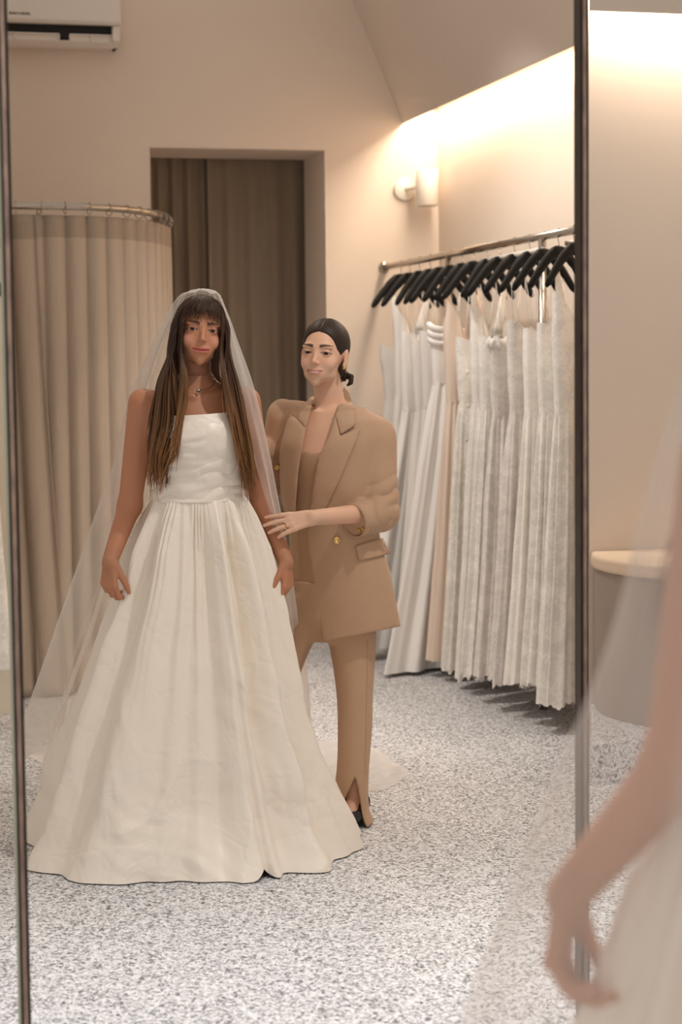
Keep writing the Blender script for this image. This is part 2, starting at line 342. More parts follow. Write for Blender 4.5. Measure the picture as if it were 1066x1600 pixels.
# ------------------------------------------------------------------ wall lamp
t = empty('wall_lamp', (3.0, YB, 2.46)); tag(t, 'white cylinder wall lamp on a round plate beside the back corner', 'wall lamp')
lx = (at_y(650, 290, 10.2)[0] + at_y(685, 290, 10.2)[0]) / 2 - 3.0; zl0, zl1 = at_y(668, 322, 10.2)[2] - 2.46, at_y(668, 265, 10.2)[2] - 2.46
def lathe(name, prof, loc, mat, parent, seg=40, axis='z'):
    th = np.linspace(0, 2 * math.pi, seg, endpoint=False); P = np.zeros((seg, len(prof), 3))
    for j, (r, z) in enumerate(prof):
        c, s = r * np.cos(th), r * np.sin(th)
        P[:, j] = np.stack([c, s, 0 * c + z], -1) if axis == 'z' else np.stack([c, 0 * c + z, -s], -1)
    P += np.asarray(loc); return link(name, grid(P, closed=True), mat, parent)
o = lathe('shade', [(.0, zl1), (.058, zl1), (.0625, zl1 - .004), (.0625, zl0 + .003), (.06, zl0), (.055, zl0), (.054, zl0 + .06), (0, zl0 + .06)], (lx, -.14, 0), M['lampwhite'], t)
px = at_y(632, 296, YB)
lathe('wall_plate', [(0, -.022), (.058, -.022), (.062, -.018), (.062, 0)], (px[0] - 3.0, 0, px[2] - 2.46), M['lampwhite'], t, axis='y')
tube('arm', [(px[0] - 3.0, -.01, px[2] - 2.46), (px[0] - 2.97, -.10, px[2] - 2.46), (lx, -.14, px[2] - 2.46)], .012, M['lampwhite'], t)
# ------------------------------------------------------------------ curved bench in the alcove
bx, by, br = 3.34, 6.88, .58
t = empty('curved_bench', (bx, by, .139)); tag(t, 'round taupe bench with cream top edge, right of the dark mirror frame', 'bench')
def bench_foot(r):
    out = []
    for a in np.linspace(math.radians(140), math.radians(400), 120):
        x, y = bx + r * math.cos(a), by + r * math.sin(a)
        if y < YS - .003 and x > .3905 * y + .004: out.append((x - bx, y - by))
    return out
extrude_poly('base', bench_foot(br - .015), 0, .56, M['benchbase'], t)
extrude_poly('top_pad', bench_foot(br), .56, .615, M['benchpad'], t, .015)
# ------------------------------------------------------------------ mirror frames
YM = 3.95
t = empty('mirror_frame', (0.93, YM, 0)); tag(t, 'thin dark metal frame around the tall centre mirror', 'mirror frame')
for nm, xa in (('left', at_y(12, 400, YM)[0] - .93), ('right', at_y(913, 400, YM)[0] - .93)):
    sgn = 1 if nm == 'left' else -1
    box('frame_bar', xa - .0055, xa + .0055, -.004, .03, 0, 2.9, M['framecore'], t, .0015)
    box('frame_lip', xa + sgn * .006, xa + sgn * .0105, -.006, .03, 0, 2.9, M['darkframe'], t, .001)
    box('frame_lip', xa - sgn * .006, xa - sgn * .0085, -.006, .03, 0, 2.9, M['darkframe'], t, .001)
    box('bevelled_edge', xa - sgn * .0085, xa - sgn * (.0135 if nm == 'left' else .0105), .0, .012, 0, 2.9, M['glassedge'], t, .001)
xl, xr = at_y(12, 400, YM)[0] - .93, at_y(913, 400, YM)[0] - .93
box('frame_bar', xl, xr, -.004, .03, 2.9, 2.93, M['darkframe'], t)
# ------------------------------------------------------------------ dress racks
RX, RZ = 2.86, 2.043
t = empty('dress_rack', (RX, 7.78, 0)); tag(t, 'long brushed metal clothes rack holding the bridal gowns, fixed to back wall', 'clothes rack')
tube('rail', [(0, 7.26 - 7.78, RZ), (0, YB - 7.78, RZ)], .0175, M['chrome'], t, 14)
for y in (7.78, 9.12): tube('post', [(0, y - 7.78 + .02, 0), (0, y - 7.78 + .02, RZ)], .017, M['chrome'], t, 14)
tube('cross_tube', [(0.0, .86, RZ - .06), (.0, .0, RZ - .055)], .011, M['lampwhite'], t, 10)
tube('cross_tube', [(0.04, -.15, RZ - .04), (.30, -.15, RZ - .04)], .011, M['chrome'], t, 10)
lathe('wall_flange', [(0, -.012), (.03, -.012), (.032, 0)], (0, YB - 7.78, RZ), M['chrome'], t, axis='y')
t = empty('garment_rail', (.3, 8.05, 0)); tag(t, 'metal clothes rail glimpsed in the sliver beyond the left frame', 'clothes rack')
tube('rail', [(-.6, 0, 2.02), (.318, 0, 2.02)], .0175, M['chrome'], t, 14)
for x in (-.55, -.1): tube('post', [(x, 0, 0), (x, 0, 2.02)], .017, M['chrome'], t, 12)
# ------------------------------------------------------------------ figures: distance fields meshed by surface nets
def smin(a, b, k):
    h = np.clip(.5 + .5 * (b - a) / k, 0, 1); return b + (a - b) * h - k * h * (1 - h)
def smax(a, b, k): return -smin(-a, -b, k)
def ell(P, c, r):
    q = P - np.asarray(c); r = np.asarray(r); k0 = np.sqrt(((q / r) ** 2).sum(-1)) + 1e-9; k1 = np.sqrt(((q / r ** 2) ** 2).sum(-1)) + 1e-9
    return k0 * (k0 - 1) / k1
def cone(P, a, b, ra, rb):
    a, b = np.asarray(a, float), np.asarray(b, float); ab = b - a; t = np.clip(((P - a) @ ab) / (ab @ ab), 0, 1)
    return np.linalg.norm(P - (a + t[..., None] * ab), axis=-1) - (ra + (rb - ra) * t)
def chain(P, pts, rs, k=0.0):
    d = None
    for i in range(len(pts) - 1):
        e = cone(P, pts[i], pts[i + 1], rs[i], rs[i + 1]); d = e if d is None else (smin(d, e, k) if k else np.minimum(d, e))
    return d
def pchip(z, keys):
    # smooth interpolation of rows (z, a, b, ...) at heights z
    K = np.asarray(keys, float); K = K[np.argsort(K[:, 0])]; x = K[:, 0]; out = []
    i = np.clip(np.searchsorted(x, z, 'right') - 1, 0, len(x) - 2); h = x[i + 1] - x[i]; s = np.clip((z - x[i]) / h, 0, 1)
    for c in range(1, K.shape[1]):
        y = K[:, c]; dl = np.diff(y) / np.diff(x); mm = np.zeros_like(y); mm[1:-1] = np.where(dl[:-1] * dl[1:] > 0, 2 * dl[:-1] * dl[1:] / (dl[:-1] + dl[1:] + 1e-12), 0); mm[0], mm[-1] = dl[0], dl[-1]
        out.append((2*s**3-3*s**2+1)*y[i] + (s**3-2*s**2+s)*h*mm[i] + (-2*s**3+3*s**2)*y[i+1] + (s**3-s**2)*h*mm[i+1])
    return out
def loft(P, keys, ca=1, sa=0):
    # stacked ellipses: rows z, cx, cy, rx, ry ; (ca, sa) turns the ellipse axes
    z = P[..., 2]; cx, cy, rx, ry = pchip(z, keys); zs = [k[0] for k in keys]
    x, y = P[..., 0] - cx, P[..., 1] - cy; x, y = ca * x + sa * y, -sa * x + ca * y
    k0 = np.sqrt((x / rx) ** 2 + (y / ry) ** 2) + 1e-9; k1 = np.sqrt((x / rx ** 2) ** 2 + (y / ry ** 2) ** 2) + 1e-9
    d = k0 * (k0 - 1) / k1
    return np.maximum(d, np.maximum(z - max(zs), min(zs) - z))
def poly2(X, Y, poly):
    # signed distance to a polygon in the plane
    p = np.asarray(poly, float); n = len(p); d = np.full(X.shape, 1e18); s = np.ones(X.shape)
    for i in range(n):
        a, b = p[i], p[i - 1]; ex, ey = b - a; wx, wy = X - a[0], Y - a[1]; t = np.clip((wx * ex + wy * ey) / (ex * ex + ey * ey), 0, 1)
        d = np.minimum(d, (wx - ex * t) ** 2 + (wy - ey * t) ** 2)
        c1, c2, c3 = Y >= a[1], Y < b[1], ex * wy > ey * wx
        s = np.where((c1 & c2 & c3) | (~c1 & ~c2 & ~c3), -s, s)
    return s * np.sqrt(d)
def sdf_net(f, lo, hi, h, B=10):
    lo = np.asarray(lo, float); n = np.ceil((np.asarray(hi) - lo) / h / B).astype(int) * B
    nb = n // B; gi = np.stack(np.meshgrid(*[np.arange(k) for k in nb], indexing='ij'), -1).reshape(-1, 3)
    cen = lo + (gi * B + B / 2) * h; dc = f(cen); rad = .87 * B * h * 1.35 + .004
    F = np.empty(tuple(n + 1), np.float32); act = np.abs(dc) < rad
    for g, d in zip(gi[~act], dc[~act]):
        a = g * B; F[a[0]:a[0]+B+1, a[1]:a[1]+B+1, a[2]:a[2]+B+1] = np.sign(d) * .05
    L = np.stack(np.meshgrid(*[np.arange(B + 1)] * 3, indexing='ij'), -1).reshape(-1, 3); ga = gi[act]
    CH = 60
    for k in range(0, len(ga), CH):
        gg = ga[k:k + CH]; P = lo + ((gg * B)[:, None] + L[None]) * h; v = f(P.reshape(-1, 3)).reshape(len(gg), B + 1, B + 1, B + 1)
        for g, d in zip(gg, v):
            a = g * B; F[a[0]:a[0]+B+1, a[1]:a[1]+B+1, a[2]:a[2]+B+1] = d
    S = F < 0; cnt = np.zeros(tuple(n), np.uint8)
    offs = [(i, j, k) for i in (0, 1) for j in (0, 1) for k in (0, 1)]
    for (i, j, k) in offs: cnt += S[i:n[0]+i, j:n[1]+j, k:n[2]+k]
    cells = np.stack(np.nonzero((cnt > 0) & (cnt < 8)), -1)
    ids = np.full(tuple(n), -1, np.int32); ids[tuple(cells.T)] = np.arange(len(cells))
    vals = np.stack([F[cells[:, 0] + i, cells[:, 1] + j, cells[:, 2] + k] for (i, j, k) in offs], -1)
    acc = np.zeros((len(cells), 3)); m = np.zeros(len(cells)); O = np.array(offs)
    for a in range(8):
        for b in range(a + 1, 8):
            if np.abs(O[a] - O[b]).sum() != 1: continue
            va, vb = vals[:, a], vals[:, b]; c = (va < 0) != (vb < 0); t = np.where(c, va / np.where(c, va - vb, 1), 0)
            acc += np.where(c[:, None], O[a] + t[:, None] * (O[b] - O[a]), 0); m += c
    V = lo + (cells + acc / m[:, None]) * h
    Q = []
    for ax in range(3):
        s0 = [slice(0, None)] * 3; a = S[tuple(slice(0, -1) if i == ax else slice(1, -1) for i in range(3))]; b = S[tuple(slice(1, None) if i == ax else slice(1, -1) for i in range(3))]
        e = np.stack(np.nonzero(a != b), -1)
        if not len(e): continue
        o1, o2 = [(1, 2), (2, 0), (0, 1)][ax]; e[:, o1] += 1; e[:, o2] += 1
        def cid(d1, d2):
            q = e.copy(); q[:, o1] -= d1; q[:, o2] -= d2; return ids[tuple(q.T)]
        q = np.stack([cid(1, 1), cid(0, 1), cid(0, 0), cid(1, 0)], -1)
        ee = e.copy(); inside = S[tuple(ee.T)]
        q = np.where(inside[:, None], q, q[:, ::-1]); Q.append(q)
    Q = np.concatenate(Q); Q = Q[(Q >= 0).all(1)]
    return V, Q
def rot(ax, ay, az):
    return np.array(Matrix.Rotation(az, 3, 'Z') @ Matrix.Rotation(ay, 3, 'Y') @ Matrix.Rotation(ax, 3, 'X'))
# -- the head: local frame looks along -y, eyes a little above the origin
def head_sdf(Q, smile=0.0, ears=True, jaw=0.0):
    Q = Q.copy(); X = Q[:, 0]; A = Q.copy(); A[:, 0] = np.abs(X)
    d = ell(Q, (0, .014, .040), (.0745, .094, .083))
    d = smin(d, ell(Q, (0, -.030, -.014), (.0505 + .0035 * jaw, .058, .073 + .002 * jaw)), .03)
    d = smin(d, ell(A, (.021 + .006 * jaw, -.030, -.058), (.017 + .004 * jaw, .034, .021)), .032)
    d = smin(d, ell(Q, (0, -.0735, -.0885), (.0115, .0120, .0115)), .034)
    d = smin(d, ell(A, (.039, -.056, -.016), (.017, .015, .013)), .024)
    d = smin(d, ell(A, (.028, -.074, .031), (.025, .010, .008)), .016)
    d = smax(d, -ell(A, (.0325, -.099, .0145), (.0185, .0195, .0095)), .014)
    d = smin(d, cone(Q, (0, -.0800, .022), (0, -.0990, -.018), .0052, .0070), .011)
    d = smin(d, ell(Q, (0, -.1000, -.0205), (.0075, .0070, .0062)), .006)
    d = smin(d, ell(A, (.0092, -.0910, -.0240), (.0050, .0070, .0050)), .006)
    d = smax(d, -ell(A, (.0055, -.0975, -.0295), (.0030, .005, .0026)), .003)
    if smile > .6: d = smin(d, ell(A, (.036, -.066, -.030), (.014, .010, .012)), .022)
    # mouth: muzzle, lips, line
    d = smin(d, ell(Q, (0, -.070, -.057), (.030, .020, .020)), .02)
    cz = -.0545 + smile * .0045 * (A[:, 0] / .026) ** 2; zz = Q[:, 2] - cz; hw = .0240 + .0050 * smile
    yl = Q[:, 1] + .0895 - .30 * A[:, 0] ** 2 / .03
    u = A[:, 0] / hw; th = np.sqrt(np.clip(1 - u ** 1.8, 0, 1))
    up = np.sqrt((np.maximum(A[:, 0] - hw * .9, 0)) ** 2 + (yl / 1.3) ** 2 + ((zz - .0042) / 1.0) ** 2) - (.0060 - .0016 * smile) * th - .0008
    low = np.sqrt((np.maximum(A[:, 0] - hw * .75, 0)) ** 2 + (yl / 1.3) ** 2 + ((zz + .0058) / 1.0) ** 2) - (.0074 - .0020 * smile) * th - .0006
    d = smin(d, up, .005); d = smin(d, low, .005)
    gr = np.sqrt(np.maximum(A[:, 0] - hw, 0) ** 2 + (yl + .0045) ** 2 * .25 + zz ** 2) - .0014
    d = smax(d, -gr, .002)
    # eyelids
    lid = ell(A, (.0325, -.0730, .0105), (.0152, .0142, .0130)); d = smin(d, lid, .005)
    op = np.maximum(ell(A, (.0325, -.088, .0098), (.0140, .016, .0045 - .0006 * smile)), Q[:, 1] + .074)
    d = smax(d, -op, .0022)
    if ears:
        e = ell(A, (.0765, .008, .002), (.0075, .017, .030)); e = smin(e, ell(A, (.0745, -.002, -.024), (.005, .008, .010)), .008)
        e = smax(e, -ell(A, (.0845, .004, .004), (.005, .010, .019)), .004); d = smin(d, e, .006)
    return d
def head_color(Q, base, lip, brow, blush, smile, browz=.0325):
    c = np.tile(np.array(base), (len(Q), 1)); A = np.abs(Q[:, 0]); front = Q[:, 1] < -.02
    def mixc(w, col):
        nonlocal c
        w = np.clip(w, 0, 1)[:, None]; c = c * (1 - w) + np.array(col) * w
    mixc(.55 * np.exp(-((A - .042) / .017) ** 2 - ((Q[:, 2] + .022) / .018) ** 2) * front, blush)
    mixc(.35 * np.exp(-((A - .0) / .012) ** 2 - ((Q[:, 2] + .022) / .014) ** 2) * front, blush)
    cz = -.0545 + smile * .0045 * (A / .026) ** 2; z = Q[:, 2] - cz; hw = .0250 + .0050 * smile
    u = np.clip(A / hw, 0, 1); t = np.sqrt(np.clip(1 - u ** 1.9, 0, 1))
    cf = np.clip((1 - A / hw) / .14, 0, 1)
    lipm = cf * np.clip(1.5 - np.abs(z - .0000) / (.0092 * t + 1e-4) * 1.15, 0, 1) * (A < hw) * (Q[:, 1] < -.06) * (z < .0085) * (z > -.0115)
    mixc(lipm * .9, lip)
    mixc(cf * np.clip(1 - np.abs(z) / .0015, 0, 1) * (A < hw) * (Q[:, 1] < -.05) * .8, np.array(lip) * .30)
    bz = browz + .0040 * np.sin(np.clip((A - .012) / .042, 0, 1) * 2.5) - .0012; bt = .0046 * np.clip(1.15 - (A - .012) / .048, .3, 1)
    mixc(np.clip(1.6 - np.abs(Q[:, 2] - bz) / bt, 0, 1) * (A > .0115) * (A < .051) * (Q[:, 1] < -.045), brow)
    # lash line, and upper-lid shade painted into the socket skin colour
    ez = (Q[:, 2] - .0098) / .0054; ex = (A - .0325) / .0155; r = np.sqrt(ex ** 2 + ez ** 2)
    mixc(np.clip(1 - np.abs(r - 1.0) / .26, 0, 1) * (Q[:, 1] < -.05) * np.where(ez > -.1, 1, .45), np.array(brow) * .55)
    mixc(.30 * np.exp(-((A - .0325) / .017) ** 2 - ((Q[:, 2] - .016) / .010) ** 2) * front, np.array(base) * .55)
    return c
def eyes(parent, Rm, c, iris, look=0.0, s=1.0):
    for sx in (-1, 1):
        th = np.linspace(0, 2 * math.pi, 24, endpoint=False); ph = np.linspace(0, math.pi * .62, 26)
        ctr = np.array([sx * .0325, -.0728, .0103]); P = np.zeros((24, 26, 3)); r = .0129
        for j, p in enumerate(ph): P[:, j] = np.stack([r * np.sin(p) * np.cos(th), 0 * th - r * np.cos(p), r * np.sin(p) * np.sin(th)], -1)
        col = np.zeros((24, 26, 3)); ang = ph
        for j, p in enumerate(ang):
            col[:, j] = (.01, .008, .007) if p < .20 else (iris if p < .56 else ((.05, .035, .03) if p < .62 else (.34, .29, .26)))  # whites toned down: shadow around the eye is put into their colour
        rz = rot(.04, 0, look); P = P @ rz.T + ctr
        P = (P * s) @ Rm.T + c
        me = grid(P, closed=True, col=col.reshape(-1, 3)); link('eye', me, M['eye'], parent)
# -- the hand: five fingers of unequal length, bent at the knuckles, thumb from the side of the palm
def hand_parts(Wp, d, n, s, curls, thumb=(.75, .55, .25), sc=1.0, tcurl=.35, spread=.05):
    Wp = np.asarray(Wp, float); d = np.asarray(d, float); d /= np.linalg.norm(d); n = np.asarray(n, float); n -= d * (n @ d); n /= np.linalg.norm(n)
    s_ = np.cross(d, n); s = s_ if s_ @ np.asarray(s, float) > 0 else -s_
    ch, palm, nails = [], [], []
    for i, (o, ml, L) in enumerate([(.030, .083, (.040, .024, .019)), (.0105, .087, (.044, .028, .020)), (-.0095, .083, (.041, .026, .020)), (-.0285, .075, (.032, .019, .017))]):
        k = Wp + (d * ml + s * o) * sc; b = Wp + (d * .012 + s * o * .55) * sc
        palm.append((b, k, .0125 * sc, .0098 * sc)); a = 0; p = k; pts = [k]; rs = [.0092 * sc]
        dd = d + s * spread * (1.5 - i); dd /= np.linalg.norm(dd)
        for j in range(3):
            a += curls[i][j]; v = dd * math.cos(a) + n * math.sin(a); p = p + v * L[j] * sc; pts.append(p); rs.append((.0085, .0075, .0062)[j] * sc)
        ch.append((pts, rs)); nails.append((pts[-1] - v * .006 * sc - (-dd * math.sin(a) + n * math.cos(a)) * .005 * sc, .0058 * sc))
    b = Wp + (d * .018 + s * .022 + n * .006) * sc; v = s * thumb[0] + d * thumb[1] + n * thumb[2]; v /= np.linalg.norm(v)
    p1 = b + v * .040 * sc; v2 = v * math.cos(tcurl) + (d * .8 + n * .5) / np.linalg.norm(d * .8 + n * .5) * math.sin(tcurl); v2 /= np.linalg.norm(v2); p2 = p1 + v2 * .032 * sc
    v3 = v2 * math.cos(.3) + d * math.sin(.3); p3 = p2 + v3 / np.linalg.norm(v3) * .024 * sc
    ch.append(([b, p1, p2, p3], [.0145 * sc, .0115 * sc, .0098 * sc, .0072 * sc])); nails.append((p3, .006 * sc))
    cen = Wp + d * .09 * sc
    return dict(ch=ch, palm=palm, nails=nails, cen=cen, r=.15 * sc)
def hand_sdf(P, H):
    d = None
    for a, b, ra, rb in H['palm']:
        e = cone(P, a, b, ra, rb); d = e if d is None else smin(d, e, .012)
    for pts, rs in H['ch']: d = smin(d, chain(P, pts, rs), .0045)
    return d
def near(P, c, r):
    return np.linalg.norm(P - np.asarray(c), axis=-1) < r
def masked(P, c, r, fn, far=.08):
    # evaluate fn only near (c, r); elsewhere a safe far distance
    q = np.linalg.norm(P - np.asarray(c), axis=-1); m = q < r + far; out = np.maximum(q - r, far * .9)
    if m.any(): out[m] = fn(P[m])
    return out
def attr_mat(name, rough=.5, sss=0.0, spec=.4, bump=0, bscale=100, stretch=(1, 1, 1), aniso=0):
    m, nt, b = new_mat(name); a = N(nt, 'ShaderNodeAttribute'); a.attribute_name = 'Col'; nt.links.new(a.outputs[0], b.inputs['Base Color'])
    b.inputs['Roughness'].default_value = rough; b.inputs['Specular IOR Level'].default_value = spec
    if sss: b.inputs['Subsurface Weight'].default_value = sss; b.inputs['Subsurface Radius'].default_value = (.012, .005, .003); b.inputs['Subsurface Scale'].default_value = .6
    if bump:
        tc = N(nt, 'ShaderNodeTexCoord'); mp = N(nt, 'ShaderNodeMapping'); mp.inputs['Scale'].default_value = stretch; nt.links.new(tc.outputs['Object'], mp.inputs['Vector'])
        n = N(nt, 'ShaderNodeTexNoise'); n.inputs['Scale'].default_value = bscale; n.inputs['Detail'].default_value = 3; nt.links.new(mp.outputs[0], n.inputs['Vector']); add_bump(nt, b, n.outputs[0], bump)
    return m
M['skin'] = attr_mat('skin', .48, 0.12, .4, .015, 260)
M['eye'] = attr_mat('eye', .25, 0, .2)
M['hair'] = attr_mat('hair', .5, 0, .22)
M['silver'] = simple('silver', srgb(205, 200, 195), .15, 1.0)
M['gold'] = simple('gold', srgb(214, 178, 112), .2, 1.0)
def lin(r, g, b): return np.array(srgb(r, g, b)[:3])
def taffeta(name, col, rough=.42):
    m, nt, b = new_mat(name); b.inputs['Base Color'].default_value = col; b.inputs['Roughness'].default_value = rough; b.inputs['Specular IOR Level'].default_value = .55
    b.inputs['Sheen Weight'].default_value = .25; b.inputs['Sheen Roughness'].default_value = .35
    tc = N(nt, 'ShaderNodeTexCoord')
    w = N(nt, 'ShaderNodeTexNoise'); w.inputs['Scale'].default_value = 7; w.inputs['Detail'].default_value = 2; w.inputs['Distortion'].default_value = .6
    nt.links.new(tc.outputs['Object'], w.inputs['Vector'])
    v = N(nt, 'ShaderNodeTexVoronoi', feature='DISTANCE_TO_EDGE'); v.inputs['Scale'].default_value = 7
    mx = N(nt, 'ShaderNodeMix', data_type='RGBA'); mx.inputs['Factor'].default_value = .25; nt.links.new(tc.outputs['Object'], mx.inputs['A']); nt.links.new(w.outputs['Color'], mx.inputs['B']); nt.links.new(mx.outputs['Result'], v.inputs['Vector'])
    mr = N(nt, 'ShaderNodeMapRange'); mr.inputs[2].default_value = .12; nt.links.new(v.outputs['Distance'], mr.inputs[0])
    ad = N(nt, 'ShaderNodeMath', operation='ADD'); nt.links.new(mr.outputs[0], ad.inputs[0]); nt.links.new(w.outputs[0], ad.inputs[1])
    add_bump(nt, b, ad.outputs[0], .10, .02); return m
M['taffeta'] = taffeta('ivory_taffeta', srgb(238, 228, 214), .40)
def tulle(name, alpha, col):
    m = bpy.data.materials.new(name); m.use_nodes = True; nt = m.node_tree; nt.nodes.clear()
    out = N(nt, 'ShaderNodeOutputMaterial'); mix = N(nt, 'ShaderNodeMixShader'); tr = N(nt, 'ShaderNodeBsdfTransparent')
    df = N(nt, 'ShaderNodeBsdfDiffuse'); df.inputs[0].default_value = col; tl = N(nt, 'ShaderNodeBsdfTranslucent'); tl.inputs[0].default_value = col
    m2 = N(nt, 'ShaderNodeMixShader'); m2.inputs[0].default_value = .45; nt.links.new(df.outputs[0], m2.inputs[1]); nt.links.new(tl.outputs[0], m2.inputs[2])
    # a net of threads covers more of what lies behind where it is seen edge-on
    lw = N(nt, 'ShaderNodeLayerWeight'); lw.inputs[0].default_value = .35
    mr = N(nt, 'ShaderNodeMapRange'); mr.inputs[3].default_value = alpha; mr.inputs[4].default_value = min(1, alpha + .55); nt.links.new(lw.outputs['Facing'], mr.inputs[0])
    nt.links.new(mr.outputs[0], mix.inputs[0]); nt.links.new(tr.outputs[0], mix.inputs[1]); nt.links.new(m2.outputs[0], mix.inputs[2]); nt.links.new(mix.outputs[0], out.inputs[0]); return m
M['tulle'] = tulle('veil_tulle', .30, srgb(240, 234, 228))
# ------------------------------------------------------------------ the bride
BB = np.array([1.03, 5.93, 0.0])
def bp(x, y, dy=0.0): return at_y(x, y, BB[1] + dy) - BB
BRIDE_SKIN = lin(184, 126, 94)
hc = bp(317, 518, -.02); HR = rot(math.radians(-5), math.radians(7), math.radians(-3))   # head centre and turn
hc = bp(316.5, 516, -.075) - HR @ np.array([0, -.075, .0102]) * .98
HS = .98
SL, EL, WL = np.array([-.168, .012, 1.392]), bp(203, 790, .03), bp(172, 876, -.07)
SR, ER, WR = np.array([.160, .012, 1.392]), bp(411, 795, .02), bp(447, 878, -.07)
cu = lambda *a: a
HL = hand_parts(WL, (-.08, -.10, -1), (.75, .55, 0), (.5, -.85, 0), [(.5, .9, .5), (.65, .95, .5), (.7, .95, .5), (.7, .9, .5)], thumb=(.45, .9, .35), sc=.93)
HRr = hand_parts(WR, (.04, -.10, -1), (-.75, .55, 0), (-.5, -.85, 0), [(.45, .8, .5), (.6, .95, .5), (.7, .95, .5), (.7, .9, .5)], thumb=(.45, .9, .35), sc=.93)
TORSO = [(.80, -.005, .0, .170, .125), (.92, -.005, 0, .172, .122), (1.02, -.005, 0, .150, .105), (1.10, 0, 0, .128, .092), (1.18, 0, -.003, .133, .098), (1.27, 0, -.012, .146, .112), (1.33, 0, -.006, .150, .100), (1.39, 0, .006, .150, .074), (1.43, 0, .014, .105, .058), (1.47, 0, .02, .055, .05)]
NB, NT = np.array([0, .026, 1.42]), hc + HR @ np.array([0, .030, -.05])
def bride_sdf(P, part='all'):
    d = loft(P, TORSO)
    A = P.copy()
    d = smin(d, chain(P, [SL, EL, WL], [.0455, .0365, .0245], .02), .035)
    d = smin(d, chain(P, [SR, ER, WR], [.0455, .0365, .0245], .02), .035)
    d = smin(d, cone(P, NB, NT, .051, .045), .026)
    d = smin(d, cone(P, (-.02, -.058, 1.412), (-.14, -.022, 1.425), .007, .008), .022); d = smin(d, cone(P, (.02, -.058, 1.412), (.14, -.022, 1.425), .007, .008), .022)
    d = smin(d, masked(P, hc, .15 * HS, lambda q: head_sdf((q - hc) @ HR / HS, .75, False) * HS), .012)
    for H in (HL, HRr): d = smin(d, masked(P, H['cen'], H['r'], lambda q: hand_sdf(q, H)), .012)
    return d
def bride_color(V):
    c = np.tile(BRIDE_SKIN, (len(V), 1)); Q = (V - hc) @ HR / HS; m = np.linalg.norm(Q, axis=1) < .15
    c[m] = head_color(Q[m], BRIDE_SKIN, lin(176, 84, 78), lin(74, 48, 32), lin(208, 146, 122), .75, browz=.0305)
    scalp = m & ((Q[:, 1] > .012) | (Q[:, 2] > .088)) & (Q[:, 2] > -.06 + .0 * Q[:, 1]); c[scalp] = lin(50, 34, 24)
    for H in (HL, HRr):
        for p, r in H['nails']:
            w = np.clip((r * 1.15 - np.linalg.norm(V - p, axis=1)) / .002, 0, 1)[:, None]; c = c * (1 - w) + lin(240, 214, 204) * w
    return c
bride = empty('person', tuple(BB)); tag(bride, 'bride with long brown hair in strapless ivory gown and tulle veil, facing us', 'person', None)
parts = []
V, Q = sdf_net(bride_sdf, (-.40, -.17, .86), (.40, .14, 1.50), .0055); parts.append((V, Q))
V, Q = sdf_net(bride_sdf, hc + (-.10, -.13, -.145), hc + (.10, .13, .14), .0021); parts.append((V, Q))
for H in (HL, HRr):
    V, Q = sdf_net(bride_sdf, H['cen'] - np.array([.08, .09, .11]), H['cen'] + np.array([.08, .09, .11]), .0026); parts.append((V, Q))
V, Q, _ = join_np(parts)
link('body', np_mesh(V, Q, col=bride_color(V)), M['skin'], bride)
eyes(bride, HR, hc, (.035, .018, .010), look=math.radians(-6), s=HS)
